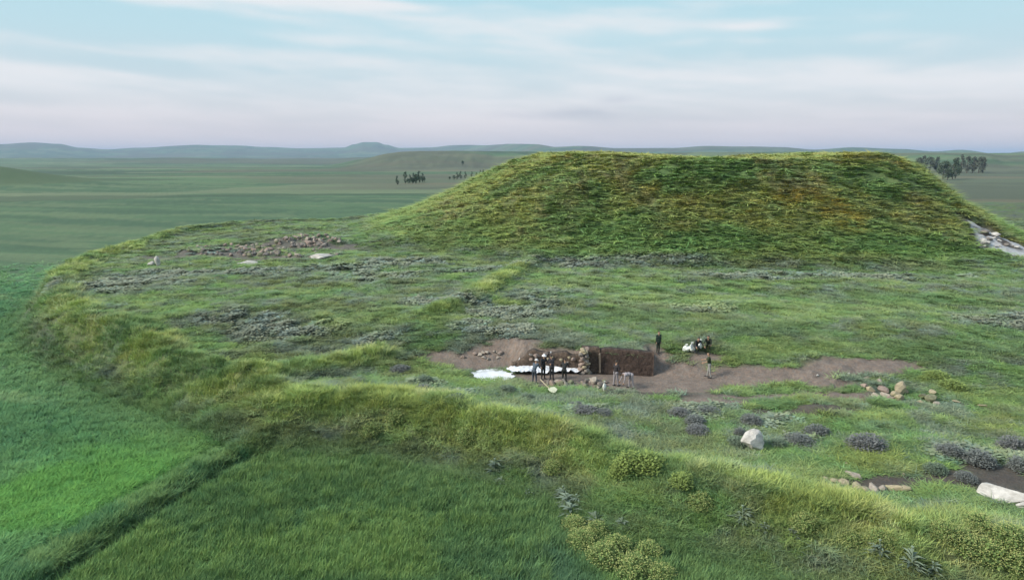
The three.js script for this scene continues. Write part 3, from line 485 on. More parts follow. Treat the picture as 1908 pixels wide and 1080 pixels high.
{
  const xm = plane(1083, 685, 0)[0], xs = plane(1116, 690, 0)[0];
  const earth = std([0.115, 0.082, 0.068], 1, { map: earthMap, bumpMap: stoneBump, bumpScale: 0.05, side: THREE.DoubleSide });
  const earth2 = std([0.165, 0.125, 0.098], 1, { map: earthMap, bumpMap: stoneBump, bumpScale: 0.06, side: THREE.DoubleSide });
  addTop(tag(mesh(earthFace(tA[0] - 0.6, xm, (WALL + 0.22) * 0.62, 3, 0.3, 1.6), earth2, 'x'), 'cut earth face with stones in it, behind the white sheeting', 'earth wall'), 'trench_wall');
  addTop(tag(mesh(earthFace(xm, xs, WALL + 0.1, 8, 0.16), earth2, 'x'), 'short cut earth face between the stone pillar and the stake', 'earth wall'), 'trench_wall');
  addTop(tag(mesh(earthFace(xs, tB[0] + 0.05, WALL + 0.02, 5, 0.18), earth, 'x'), 'smooth dark brown cut earth face at the end of the trench', 'earth wall'), 'trench_wall');
  // pillar of piled stones between the two rooms of the trench
  const pil = new THREE.Group(), pz = tLine(xm) + 0.42; pil.position.set(xm + 0.1, groundH(xm + 0.1, pz), pz);
  for (let L = 0; L < 9; L++) for (let k = 0; k < (L < 3 ? 4 : 3); k++) {
    const w = mix(0.52, 0.26, L / 9), o = mesh(stoneGeos[(L + k) % 6], [stoneMats.pale, stoneMats.pink, stoneMats.cream, stoneMats.grey][Math.floor(SR() * 3.6)], 'stone');
    const a = k * 2.1 + L * 0.8; o.position.set(Math.cos(a) * w * 0.6, 0.1 + L * 0.215, Math.sin(a) * w * 0.5); o.rotation.set(SR() * 0.5, SR() * 6, SR() * 0.5); const s = 0.42 + 0.22 * SR(); o.scale.set(s, s * 0.85, s); pil.add(o);
  }
  addTop(tag(pil, 'pillar of piled pale stones standing against the trench wall', 'stone pillar'), 'stone_pillar');
  for (let i = 0; i < 9; i++) stoneAt(hit(mix(1078, 1118, SR()), mix(688, 694, SR())), 0.25 + 0.25 * SR(), 'pale', 'loose pale stone at the foot of the stone pillar', 'loose stones below the pillar');
  for (let i = 0; i < 13; i++) { const x = mix(tA[0] + 0.8, xm - 0.6, SR()), s = 0.22 + 0.3 * SR(); stoneAt(new THREE.Vector3(x, 0.5 + 0.6 * SR(), tLine(x) + 0.06), s, ['pink', 'cream', 'grey'][i % 3], `${LOOK[['pink', 'cream', 'grey'][i % 3]]} stone lodged in the cut earth face behind the sheeting`, `${LOOK[['pink', 'cream', 'grey'][i % 3]]} stones in the earth face`); }
  const st = new THREE.Group(), sz = tLine(xs) + 0.22; st.position.set(xs, 0, sz);
  const shaft = mesh(new THREE.BoxGeometry(0.13, 1.35, 0.1, 1, 6, 1), std([0.36, 0.31, 0.25], 0.85, { map: earthMap }), 'shaft'); shaft.position.y = 0.66; shaft.rotation.z = 0.03; st.add(shaft);
  const tip = mesh(new THREE.CylinderGeometry(0.05, 0.095, 0.12, 4), shaft.material, 'top'); tip.rotation.y = Math.PI / 4; tip.position.set(-0.02, 1.39, 0); st.add(tip);
  addTop(tag(st, 'pale wooden stake standing at the joint of two trench walls', 'stake'), 'stake');
}

// ------------------------------------------------------------------ white sheeting on the trench floor
const plastic = std([0.72, 0.74, 0.78], 0.55, { side: THREE.DoubleSide });
function sheet(pix, amp, scale, seed, label, lift = 0.05) {
  const pts = pix.map(([a, b]) => { const p = hit(a, b); return [p.x, p.z]; }), xs = pts.map((p) => p[0]), zs = pts.map((p) => p[1]);
  const x0 = Math.min(...xs), x1 = Math.max(...xs), z0 = Math.min(...zs), z1 = Math.max(...zs), st = 0.07, nx = Math.ceil((x1 - x0) / st), nz = Math.ceil((z1 - z0) / st), pos = [], idx = [], ok = [];
  const ins = (x, z) => { let c = false; for (let i = 0, j = pts.length - 1; i < pts.length; j = i++) { const [ax, az] = pts[j], [bx, bz] = pts[i]; if ((az > z) !== (bz > z) && x < (bx - ax) * (z - az) / (bz - az) + ax) c = !c; } return c; };
  const ridge = (x, z) => 1 - 2 * Math.abs(fbm(x, z, 3) - 0.5);
  for (let j = 0; j <= nz; j++) for (let i = 0; i <= nx; i++) {
    const x = x0 + i * st, z = z0 + j * st, wx = x + 0.35 * (fbm(x * 2 + seed, z * 2, 2) - 0.5), wz = z + 0.35 * (fbm(x * 2 + 9, z * 2 + seed, 2) - 0.5);
    ok.push(ins(wx, wz)); pos.push(x, groundH(x, z) + lift + amp * (0.75 * ridge(x * scale + seed, z * scale * 1.3) + 0.35 * ridge(x * scale * 2.7, z * scale * 2.3 + seed) - 0.3), z);
  }
  for (let j = 0; j < nz; j++) for (let i = 0; i < nx; i++) { const p = j * (nx + 1) + i; if (ok[p] && ok[p + 1] && ok[p + nx + 1] && ok[p + nx + 2]) idx.push(p, p + nx + 2, p + 1, p, p + nx + 1, p + nx + 2); }
  let g = new THREE.BufferGeometry(); g.setAttribute('position', new THREE.Float32BufferAttribute(pos, 3)); g.setIndex(idx); g = g.toNonIndexed(); g = mergeVertices(g); g.computeVertexNormals();
  addTop(tag(mesh(g, plastic, 'x'), label, 'sheet'), 'plastic_sheet');
}
sheet([[877, 696], [900, 689], [935, 688], [950, 696], [962, 704], [945, 711], [905, 712], [884, 706]], 0.10, 0.7, 4, 'smooth white sheet spread over the grass edge left of the workers');
sheet([[942, 694], [952, 684], [985, 682], [1020, 684], [1050, 682], [1078, 684], [1090, 692], [1080, 699], [1040, 697], [1010, 700], [975, 699], [950, 698]], 0.42, 1.1, 9, 'crumpled white sheeting heaped along the foot of the earth face', 0.06);
sheet([[1150, 690], [1175, 686], [1192, 694], [1183, 697], [1165, 694]], 0.16, 1.4, 15, 'small dusty sheet under the dark earth face by the stooping worker', 0.05);
// bulky white sacks by the kneeling worker
{
  const sackMat = std([0.78, 0.80, 0.76], 0.8, { bumpMap: stoneBump, bumpScale: 0.02 });
  const sack = (px, py, w, h, turn, label) => {
    const g = stoneGeo(80 + Math.round(px), 0.5 * w, 0.5 * h, 0.36 * w, 3, 0.45), grp = new THREE.Group(), p = hit(px, py); grp.position.copy(p); grp.rotation.y = turn;
    const b = mesh(g, sackMat, 'bag'); b.position.y = h * 0.42; grp.add(b);
    const n = mesh(new THREE.LatheGeometry([[0.02, 0], [0.07, 0.02], [0.05, 0.08], [0.11, 0.16]].map(([a, c]) => new THREE.Vector2(a, c)), 10), sackMat, 'neck'); n.material = sackMat; n.position.y = h * 0.82; grp.add(n);
    addTop(tag(grp, label, 'sack'), 'sack');
  };
  sack(1279, 656, 0.75, 0.55, 0.2, 'low slumped white sack at the open side of the kneeling worker');
  sack(1289, 656, 0.6, 0.72, 0.9, 'upright white sack touching the kneeling worker and a slumped sack');
  sack(1304, 653, 0.55, 0.85, 1.6, 'white sack standing between the two workers at the sacks');
}
{ // long-handled shovel lying in the grass
  const p = hit(1030, 734), g = new THREE.Group(); g.position.set(p.x, p.y + 0.3, p.z); g.rotation.set(0.55, 0.15, 0);
  const sh = new THREE.Shape(); sh.moveTo(-0.3, 0.12); sh.quadraticCurveTo(-0.12, 0.24, 0.16, 0.2); sh.lineTo(0.3, 0.0); sh.quadraticCurveTo(0.2, -0.2, 0.05, -0.26); sh.quadraticCurveTo(-0.2, -0.2, -0.3, 0.12);
  const bl = new THREE.ExtrudeGeometry(sh, { depth: 0.02, bevelEnabled: true, bevelSize: 0.01, bevelThickness: 0.01, bevelSegments: 2 }); bl.rotateX(-Math.PI / 2);
  g.add(mesh(bl, std([0.58, 0.60, 0.44], 0.5), 'blade'));
  const cv = new THREE.CatmullRomCurve3([new THREE.Vector3(-0.2, 0.03, -0.12), new THREE.Vector3(-0.4, 0.07, -0.42), new THREE.Vector3(-0.66, 0.05, -0.95)]);
  g.add(mesh(new THREE.TubeGeometry(cv, 10, 0.032, 8), std([0.48, 0.42, 0.28], 0.7), 'handle'));
  addTop(tag(g, 'pale long handled shovel lying in grass before the trench', 'shovel'), 'shovel');
  const q = hit(1126, 728), b = new THREE.Group(); b.position.copy(q);
  const bb = mesh(stoneGeo(93, 0.13, 0.3, 0.12, 3, 0.3), std([0.55, 0.57, 0.53], 0.7), 'bag'); bb.position.y = 0.27; b.add(bb);
  const nk = mesh(new THREE.ConeGeometry(0.07, 0.16, 8, 1, true), bb.material, 'neck'); nk.rotation.x = Math.PI; nk.position.y = 0.6; b.add(nk);
  addTop(tag(b, 'slim pale find bag standing at the end of the stone row', 'bag'), 'bag');
}

// ------------------------------------------------------------------ people
function surfaceNet(f, lo, hi, cell) {
  const n = [0, 1, 2].map((k) => Math.ceil((hi[k] - lo[k]) / cell) + 1), [nx, ny, nz] = n, d = new Float32Array(nx * ny * nz), id = new Int32Array(nx * ny * nz).fill(-1), pos = [], idx = [];
  const at = (i, j, k) => (k * ny + j) * nx + i;
  for (let k = 0; k < nz; k++) for (let j = 0; j < ny; j++) for (let i = 0; i < nx; i++) d[at(i, j, k)] = f(lo[0] + i * cell, lo[1] + j * cell, lo[2] + k * cell);
  const E = [[0, 1], [0, 2], [0, 4], [1, 3], [1, 5], [2, 3], [2, 6], [3, 7], [4, 5], [4, 6], [5, 7], [6, 7]];
  for (let k = 0; k < nz - 1; k++) for (let j = 0; j < ny - 1; j++) for (let i = 0; i < nx - 1; i++) {
    const v = []; let mk = 0; for (let c = 0; c < 8; c++) { v[c] = d[at(i + (c & 1), j + ((c >> 1) & 1), k + (c >> 2))]; if (v[c] < 0) mk |= 1 << c; }
    if (mk === 0 || mk === 255) continue;
    let x = 0, y = 0, z = 0, m = 0;
    for (const [a, b] of E) if ((v[a] < 0) !== (v[b] < 0)) { const t = v[a] / (v[a] - v[b]); x += mix(a & 1, b & 1, t); y += mix((a >> 1) & 1, (b >> 1) & 1, t); z += mix(a >> 2, b >> 2, t); m++; }
    id[at(i, j, k)] = pos.length / 3; pos.push(lo[0] + (i + x / m) * cell, lo[1] + (j + y / m) * cell, lo[2] + (k + z / m) * cell);
  }
  for (let k = 1; k < nz - 1; k++) for (let j = 1; j < ny - 1; j++) for (let i = 1; i < nx - 1; i++) {
    const s = d[at(i, j, k)] < 0, quad = (a, b, c, e, flip) => { if (a < 0 || b < 0 || c < 0 || e < 0) return; flip ? idx.push(a, c, b, a, e, c) : idx.push(a, b, c, a, c, e); };
    if (s !== d[at(i + 1, j, k)] < 0) quad(id[at(i, j - 1, k - 1)], id[at(i, j, k - 1)], id[at(i, j, k)], id[at(i, j - 1, k)], !s);
    if (s !== d[at(i, j + 1, k)] < 0) quad(id[at(i - 1, j, k - 1)], id[at(i - 1, j, k)], id[at(i, j, k)], id[at(i, j, k - 1)], !s);
    if (s !== d[at(i, j, k + 1)] < 0) quad(id[at(i - 1, j - 1, k)], id[at(i, j - 1, k)], id[at(i, j, k)], id[at(i - 1, j, k)], !s);
  }
  return { pos, idx };
}
const cap = (x, y, z, b) => { const dx = b[3] - b[0], dy = b[4] - b[1], dz = b[5] - b[2], t = clamp(((x - b[0]) * dx + (y - b[1]) * dy + (z - b[2]) * dz) / (dx * dx + dy * dy + dz * dz + 1e-9)), qx = x - b[0] - dx * t, qy = y - b[1] - dy * t, qz = z - b[2] - dz * t; return Math.sqrt(qx * qx + qy * qy + qz * qz) - mix(b[6], b[7], t); };
const smin = (a, b, k) => { const h = Math.max(k - Math.abs(a - b), 0) / k; return Math.min(a, b) - h * h * k * 0.25; };
const skinC = [0.36, 0.22, 0.15];
function person(px, py, turn, o) {
  // skeleton: facing +z, feet at y = 0
  const v = (x, y, z) => [x, y, z], ad = (a, b, k = 1) => [a[0] + b[0] * k, a[1] + b[1] * k, a[2] + b[2] * k];
  const pel = v(0, 1, 0), t = o.lean ?? 0.05, up = v(0, Math.cos(t), Math.sin(t)), t2 = (o.lean ?? 0.05) + (o.curl ?? 0), up2 = v(0, Math.cos(t2), Math.sin(t2));
  const waist = ad(pel, up, 0.2), chest = ad(waist, up2, 0.2), neck = ad(chest, up2, 0.18), nk = t2 * (o.look ?? 0.5), hd = v(0, Math.cos(nk), Math.sin(nk)), head = ad(ad(neck, hd, 0.15), v(0, 0, 1), 0.02);
  const bones = [], hands = [];
  const B = (a, b, ra, rb, c) => bones.push([...a, ...b, ra, rb, c]);
  const S = o.shirt, T = o.trousers, sh = o.shoes ?? [0.03, 0.03, 0.035];
  B(ad(pel, v(-0.075, 0, 0)), ad(pel, v(0.075, 0, 0)), 0.115, 0.115, T); B(ad(waist, v(-0.05, 0, 0)), ad(waist, v(0.05, 0, 0)), 0.115, 0.115, S); B(ad(chest, v(-0.085, 0, 0)), ad(chest, v(0.085, 0, 0)), 0.118, 0.118, S); B(pel, waist, 0.12, 0.115, S); B(waist, chest, 0.12, 0.12, S);
  B(ad(neck, up2, -0.03), ad(neck, hd, 0.1), 0.055, 0.05, skinC);
  let minY = 9;
  for (const s of [-1, 1]) {
    const L = s < 0 ? o.legL ?? [0.05, 0.06] : o.legR ?? [0.0, 0.05], spread = o.spread ?? 0.05;
    const hip = ad(pel, v(s * 0.09, -0.03, 0)), k = ad(hip, v(s * spread, -Math.cos(L[0]), Math.sin(L[0])), 0.43), an = ad(k, v(s * spread * 0.5, -Math.cos(L[0] - L[1]), Math.sin(L[0] - L[1])), 0.42), toe = ad(an, v(s * 0.03, L[2] ?? -0.04, 0.19));
    B(hip, k, 0.095, 0.066, T); B(k, an, 0.064, 0.044, T); B(ad(an, v(0, -0.02, -0.03)), toe, 0.048, 0.036, sh);
    minY = Math.min(minY, an[1] - 0.065, toe[1] - 0.036);
    const A = s < 0 ? o.armL ?? [0.1, 0.18, 0.25] : o.armR ?? [0.05, 0.18, 0.3];
    const sho = ad(ad(neck, up2, -0.055), v(s * 0.18, 0, 0)), el = ad(sho, v(s * Math.sin(A[1]), -Math.cos(A[1]) * Math.cos(A[0]), Math.cos(A[1]) * Math.sin(A[0])), 0.29), p2 = A[0] + A[2], inn = A[3] ?? -0.1, fd = v(s * Math.sin(A[1] + inn), -Math.cos(A[1] + inn) * Math.cos(p2), Math.cos(A[1] + inn) * Math.sin(p2)), wr = ad(el, fd, 0.25);
    B(ad(sho, v(-s * 0.08, 0.01, 0)), sho, 0.07, 0.062, S); B(sho, el, 0.058, 0.044, S); B(el, wr, 0.043, 0.03, o.sleeves === false ? skinC : S); B(wr, ad(wr, fd, 0.05), 0.028, 0.03, skinC); hands.push([wr, fd, s]);
  }
  const y0 = -minY, pos = [], idx = [], col = [];
  const append = (net, colour) => { const b = pos.length / 3; for (let i = 0; i < net.pos.length; i += 3) { pos.push(net.pos[i], net.pos[i + 1] + y0, net.pos[i + 2]); col.push(...colour(net.pos[i], net.pos[i + 1], net.pos[i + 2])); } for (const i of net.idx) idx.push(i + b); };
  const lo = [9, 9, 9], hi = [-9, -9, -9]; for (const b of bones) for (let k = 0; k < 3; k++) { lo[k] = Math.min(lo[k], b[k] - 0.16, b[k + 3] - 0.16); hi[k] = Math.max(hi[k], b[k] + 0.16, b[k + 3] + 0.16); }
  append(surfaceNet((x, y, z) => { let d = 1; for (const b of bones) { const q = cap(x, y, z, b); if (q < 0.12) d = smin(d, q, 0.035); else d = Math.min(d, q); } return d + 0.006 * (vnoise(x * 14 + y * 9, z * 14 - y * 11) - 0.5); }, lo, hi, 0.02), (x, y, z) => { let d = 9, c = S; for (const b of bones) { const q = cap(x, y, z, b); if (q < d) { d = q; c = b[8]; } } return c; });
  // head with nose, brow, chin and ears
  const hx = v(1, 0, 0), fw = v(0, -Math.sin(nk), Math.cos(nk)), at = (a, b, c) => ad(ad(ad(head, hx, a), hd, b), fw, c);
  const HB = [[...at(0, 0.03, -0.01), ...at(0, 0.03, 0.01), 0.088, 0.085], [...at(0, -0.02, 0.02), ...at(0, -0.075, 0.045), 0.072, 0.045], [...at(0, 0.01, 0.085), ...at(0, -0.022, 0.108), 0.011, 0.014], [...at(-0.03, 0.028, 0.082), ...at(0.03, 0.028, 0.082), 0.016, 0.016], [...at(-0.085, 0.012, -0.005), ...at(-0.09, -0.022, -0.005), 0.016, 0.011], [...at(0.085, 0.012, -0.005), ...at(0.09, -0.022, -0.005), 0.016, 0.011], [...at(0, -0.06, 0), ...ad(neck, hd, 0.03), 0.05, 0.052], [...at(-0.016, -0.05, 0.078), ...at(0.016, -0.05, 0.078), 0.012, 0.012]];
  append(surfaceNet((x, y, z) => { let d = 1; for (const b of HB) d = smin(d, cap(x, y, z, b), 0.018); return d; }, head.map((c) => c - 0.17), head.map((c) => c + 0.15), 0.008), (x, y, z) => { for (const s of [-1, 1]) { const e = at(s * 0.032, 0.012, 0.082); if (Math.hypot(x - e[0], y - e[1], z - e[2]) < 0.014) return [0.04, 0.03, 0.03]; } const m = at(0, -0.052, 0.09); if (Math.abs(x - m[0]) < 0.026 && Math.hypot(y - m[1], z - m[2]) < 0.012) return [0.28, 0.13, 0.1]; return skinC; });
  // hands: palm, four fingers of different length, a thumb leaving the side of the palm
  for (const [wr, fd, s] of hands) {
    const sx = v(s, 0, 0), dot = sx[0] * fd[0], side = ad(sx, fd, -dot), ln = Math.hypot(...side) || 1, sd = side.map((c) => c / ln), nn = [fd[1] * sd[2] - fd[2] * sd[1], fd[2] * sd[0] - fd[0] * sd[2], fd[0] * sd[1] - fd[1] * sd[0]];
    const q = (f, a, c) => ad(ad(ad(wr, fd, f), nn, a), sd, c * -s * s), hb = [[...q(0.02, -0.026, 0), ...q(0.095, -0.028, 0), 0.02, 0.018], [...q(0.02, 0.02, 0), ...q(0.095, 0.026, 0), 0.02, 0.018], [...q(0.02, 0, 0), ...q(0.095, 0, 0), 0.021, 0.019]];
    [[-0.033, 0.055], [-0.011, 0.07], [0.011, 0.075], [0.033, 0.066]].forEach(([a, l]) => { hb.push([...q(0.095, a, 0), ...q(0.095 + l * 0.5, a * 1.15, 0.008), 0.0098, 0.0092], [...q(0.095 + l * 0.5, a * 1.15, 0.008), ...q(0.095 + l * 0.9, a * 1.15, 0.03), 0.0092, 0.008]); });
    hb.push([...q(0.035, 0.03, 0.004), ...q(0.07, 0.058, 0.015), 0.0125, 0.011], [...q(0.07, 0.058, 0.015), ...q(0.10, 0.064, 0.025), 0.011, 0.009]);
    const c0 = q(0.09, 0, 0); append(surfaceNet((x, y, z) => { let d = 1; for (const b of hb) d = smin(d, cap(x, y, z, b), 0.008); return d; }, c0.map((c) => c - 0.13), c0.map((c) => c + 0.13), 0.0075), () => skinC);
  }
  const g = new THREE.BufferGeometry(); g.setAttribute('position', new THREE.Float32BufferAttribute(pos, 3)); g.setAttribute('color', new THREE.Float32BufferAttribute(col, 3)); g.setIndex(idx); g.computeVertexNormals();
  const grp = new THREE.Group(), P0 = hit(px, py); grp.position.copy(P0); grp.rotation.y = turn; grp.scale.setScalar(o.size ?? 1);
  grp.add(mesh(g, new THREE.MeshStandardMaterial({ vertexColors: true, roughness: 0.85 }), 'body'));
  const hp = at(0, 0.04, -0.008); hp[1] += y0; const rot = nk;
  const hairG = new THREE.SphereGeometry(0.1, 20, 12, 0, 6.2832, 0, 1.75); { const p = hairG.attributes.position; for (let i = 0; i < p.count; i++) { const f = 1 + 0.05 * (vnoise(p.getX(i) * 60, p.getZ(i) * 60 + p.getY(i) * 40) - 0.5); p.setXYZ(i, p.getX(i) * 0.95 * f, p.getY(i) * f, p.getZ(i) * f - 0.012 - (p.getZ(i) > 0.03 && p.getY(i) < 0.03 ? 0.03 : 0)); } hairG.computeVertexNormals(); }
  const hair = mesh(hairG, std(o.hair ?? [0.025, 0.02, 0.018], 0.7, { side: THREE.DoubleSide }), 'hair'); hair.position.set(...hp); hair.rotation.x = rot; grp.add(hair);
  if (o.hat) { const h = mesh(new THREE.LatheGeometry([[0.001, 0.105], [0.05, 0.1], [0.09, 0.07], [0.108, 0.02], [0.112, 0.005], [0.165, -0.012], [0.168, -0.018], [0.11, -0.004]].map(([a, b]) => new THREE.Vector2(a, b)), 24), std(o.hat, 0.8, { side: THREE.DoubleSide }), 'hat'); h.position.set(hp[0], hp[1] + 0.025, hp[2]); h.rotation.x = rot - 0.08; grp.add(h); }
  addTop(tag(grp, o.label, 'person', 'people working at the dig'), 'person');
}
const dark = [0.022, 0.022, 0.028], black = [0.014, 0.015, 0.016];
person(995, 715, 2.6, { label: 'person in blue grey jacket and pale cap stooping by the white sheeting', shirt: [0.07, 0.095, 0.125], trousers: [0.05, 0.06, 0.085], hat: [0.62, 0.62, 0.62], lean: 0.35, curl: 0.25, legL: [0.25, 0.3], legR: [0.15, 0.25], armL: [0.5, 0.15, 0.5], armR: [0.45, 0.15, 0.6], size: 0.97 });
person(1012, 706, 0.5, { label: 'person in dark clothes wearing a bright white sun hat', shirt: dark, trousers: black, hat: [0.85, 0.83, 0.83], lean: 0.12, armR: [0.5, 0.2, 0.9], look: 1.5 });
person(1028, 708, 3.4, { label: 'bareheaded person in charcoal clothes beside the white hatted worker', shirt: [0.035, 0.03, 0.036], trousers: [0.05, 0.045, 0.047], lean: 0.2, curl: 0.12, legL: [0.12, 0.1], legR: [-0.08, 0.06], armL: [0.7, 0.1, 0.5], armR: [0.6, 0.15, 0.6] });
person(1051, 712, 2.9, { label: 'person all in black stooping over the crumpled white sheeting', shirt: [0.017, 0.019, 0.02], trousers: [0.017, 0.02, 0.02], lean: 0.38, curl: 0.3, legL: [0.35, 0.5], legR: [0.3, 0.45], armL: [0.3, 0.45, 0.9, -0.5], armR: [0.3, 0.45, 0.9, -0.5], size: 0.94 });
person(1147, 719, 2.2, { label: 'person in black shirt and pale grey trousers watching the stooping worker', shirt: [0.026, 0.022, 0.025], trousers: [0.26, 0.24, 0.255], legL: [0.14, 0.02], legR: [-0.06, 0.05], armL: [0.1, 0.35, 1.0, -0.6], armR: [0.1, 0.35, 1.0, -0.6], sleeves: false });
person(1176, 723, -1.35, { label: 'person in pale lilac grey clothes bent double with hands near the soil', shirt: [0.30, 0.27, 0.285], trousers: [0.32, 0.29, 0.305], shoes: [0.015, 0.015, 0.018], lean: 1.25, curl: 0.35, look: 0.9, legL: [0.2, 0.2], legR: [-0.1, 0.1], armL: [0.35, 0.1, 0.1], armR: [0.15, 0.1, 0.1] });
person(1226, 658, 0.3, { label: 'person in dark green standing with arms down on the turf above the trench', shirt: [0.02, 0.04, 0.028], trousers: [0.02, 0.032, 0.024], armL: [0.02, 0.08, 0.05], armR: [0.02, 0.08, 0.05], spread: 0.01, size: 0.93 });
person(1296, 657, 0.2, { label: 'person in black kneeling between white sacks on the turf', shirt: black, trousers: [0.02, 0.028, 0.03], lean: 0.5, curl: 0.25, legL: [1.5, 2.25, -0.12], legR: [1.3, 2.2, -0.12], armL: [0.7, 0.3, 0.4], armR: [0.7, 0.3, 0.4] });
person(1320, 651, -0.4, { label: 'crouching person in black on bare olive turf past the white sacks', shirt: [0.012, 0.018, 0.012], trousers: [0.05, 0.055, 0.028], lean: 0.35, curl: 0.2, legL: [1.85, 2.35], legR: [1.8, 2.35], armL: [0.9, 0.2, 0.3], armR: [0.9, 0.2, 0.3] });
person(1321, 703, -1.9, { label: 'person in olive green top and pale trousers on the earth track', shirt: [0.035, 0.05, 0.022], trousers: [0.27, 0.265, 0.25], legL: [0.16, 0.05], legR: [-0.12, 0.08], armL: [0.6, 0.15, 0.8], armR: [0.3, 0.15, 0.9], lean: 0.1, sleeves: false, hair: [0.05, 0.045, 0.025] });

// ------------------------------------------------------------------ bushes and herbs that stand out one by one
const bushMats = { grey: std([0.15, 0.165, 0.155], 0.95, { side: THREE.DoubleSide }), lav: std([0.16, 0.168, 0.165], 0.95, { side: THREE.DoubleSide }), sage: std([0.14, 0.19, 0.13], 0.95, { side: THREE.DoubleSide }), lime: std([0.215, 0.29, 0.075], 0.95, { side: THREE.DoubleSide }), silver: std([0.17, 0.225, 0.165], 0.9, { side: THREE.DoubleSide }), flower: std([0.40, 0.43, 0.15], 0.9, { side: THREE.DoubleSide }), stem: std([0.11, 0.13, 0.05], 0.95), limeG: std([0.14, 0.21, 0.06], 0.95, { side: THREE.DoubleSide }) };
function domeBush(seed, n, leaf) { // dense rounded bush: leaves over a solid-looking but airy dome
  const a = leafClump(n, 0.5, 0.55, leaf, seed), b = leafClump(n >> 1, 0.42, 0.42, leaf, seed + 5); return mergeGeometries([a, b]);
}
const domes = [domeBush(301, 1500, 0.06), domeBush(302, 1500, 0.055), domeBush(303, 1400, 0.065)];
const stems = (() => { const g = []; for (let i = 0; i < 7; i++) { const c = new THREE.CylinderGeometry(0.006, 0.014, 0.4, 5); c.translate(0, 0.2, 0); c.rotateZ(0.7 * Math.sin(i * 2.2)); c.rotateX(0.7 * Math.cos(i * 2.2)); g.push(c); } return mergeGeometries(g); })();
let bi = 0;
function bush(px, py, w, h, mat, label, group, name = 'grey_bush', cat = 'bush') {
  const g = new THREE.Group(), p = hit(px, py); g.position.copy(p); g.rotation.y = bi * 1.7; g.scale.set(w * 1.15, h * 1.15, w);
  g.add(mesh(domes[bi++ % 3], bushMats[mat], 'foliage'), mesh(stems, bushMats.stem, 'stem')); return addTop(tag(g, label, cat, group), name);
}
bush(1615, 834, 2.0, 1.15, 'lav', 'large lavender grey cushion bush standing alone in yellow green grass');
for (const [px, py, w, h, m] of [[1490, 828, 1.7, 0.95, 'grey'], [1522, 810, 1.5, 0.9, 'grey'], [1400, 789, 1.3, 0.9, 'grey'], [1450, 832, 1.0, 0.75, 'sage'], [1376, 830, 1.2, 0.8, 'sage'], [1378, 812, 0.8, 0.8, 'grey']]) bush(px, py, w, h, m, 'dusty grey cushion bush near the white boulder', 'grey bushes round the boulder');
for (const [px, py, w, h, m] of [[1268, 775, 1.5, 0.8, 'lav'], [1295, 790, 1.4, 0.8, 'grey'], [1320, 772, 1.6, 0.8, 'grey'], [1300, 806, 1.5, 0.7, 'lav'], [1090, 768, 1.7, 0.6, 'lav'], [1125, 772, 1.3, 0.5, 'grey'], [1075, 758, 1.2, 0.5, 'grey']]) bush(px, py, w, h, m, 'grey lavender cushion bush in the drift between trench and bank', 'bushes in the drift before the bank');
for (const [px, py, w, h, m] of [[788, 730, 1.5, 0.7, 'grey'], [850, 745, 1.3, 0.6, 'sage'], [790, 712, 1.4, 0.8, 'sage'], [745, 690, 1.6, 0.6, 'grey'], [945, 728, 1.2, 0.6, 'sage'], [982, 742, 1.0, 0.5, 'sage']]) bush(px, py, w, h, m, 'sage grey cushion bush beyond the bank, near the smooth white sheet', 'bushes near the smooth sheet');
for (const [px, py, w, h, m] of [[1770, 848, 1.5, 0.9, 'grey'], [1825, 862, 1.6, 1.0, 'grey'], [1890, 838, 1.7, 1.2, 'lav'], [1905, 875, 1.4, 1.0, 'grey'], [1742, 880, 1.1, 0.8, 'sage'], [1800, 895, 1.0, 0.7, 'grey']]) bush(px, py, w, h, m, 'dark grey scrubby bush on dark soil behind the flat white outcrop', 'bushes on the dark soil');
// flowering herb bushes on and below the bank
const flowerG = (seed, n, R0, H0) => { const R = rngOf(seed), g = []; const q = new THREE.OctahedronGeometry(0.013, 0); for (let i = 0; i < n; i++) { const a = R() * 6.283, e = Math.acos(0.1 + 0.9 * R()), k = 0.8 + 0.36 * R(), c = q.clone(); c.scale(1.4, 0.8, 1.4); c.translate(R0 * k * Math.sin(e) * Math.cos(a), H0 * k * Math.cos(e), R0 * k * Math.sin(e) * Math.sin(a)); g.push(c); } return mergeGeometries(g); };
const flowerGeos = [flowerG(501, 420, 0.5, 0.56), flowerG(502, 380, 0.5, 0.56)];
const leafy = [domeBush(311, 900, 0.075), domeBush(312, 900, 0.08)];
const upr = [bladeClump(60, 0.38, 0.3, 0.62, 0.012, 0.5, 2, 321), bladeClump(60, 0.36, 0.3, 0.66, 0.012, 0.6, 2, 322)];
function flowering(px, py, w, h, label, group, fl = true, mat = 'limeG') {
  const g = new THREE.Group(), p = hit(px, py), k = bi++ % 2; g.position.copy(p); g.rotation.y = bi * 1.3; g.scale.set(w, h, w);
  g.add(mesh(leafy[k], bushMats[mat], 'foliage'), mesh(upr[k], bushMats.lime, 'shoots')); if (fl) { const f = mesh(flowerGeos[k], bushMats.flower, 'flowers'); f.userData.kind = 'stuff'; g.add(f); }
  return addTop(tag(g, label, 'bush', group), 'flowering_bush');
}
for (const [px, py, w, h] of [[1085, 1020, 1.6, 1.5], [1125, 1050, 1.8, 1.6], [1180, 1072, 1.7, 1.6], [1208, 1042, 1.4, 1.4], [1070, 990, 1.3, 1.3], [1232, 1085, 1.4, 1.4], [1110, 1000, 1.3, 1.3], [1150, 1030, 1.5, 1.4]]) flowering(px, py, w, h, 'yellow flowering leafy bush in the clump standing in the wheat', 'flowering clump in the wheat');
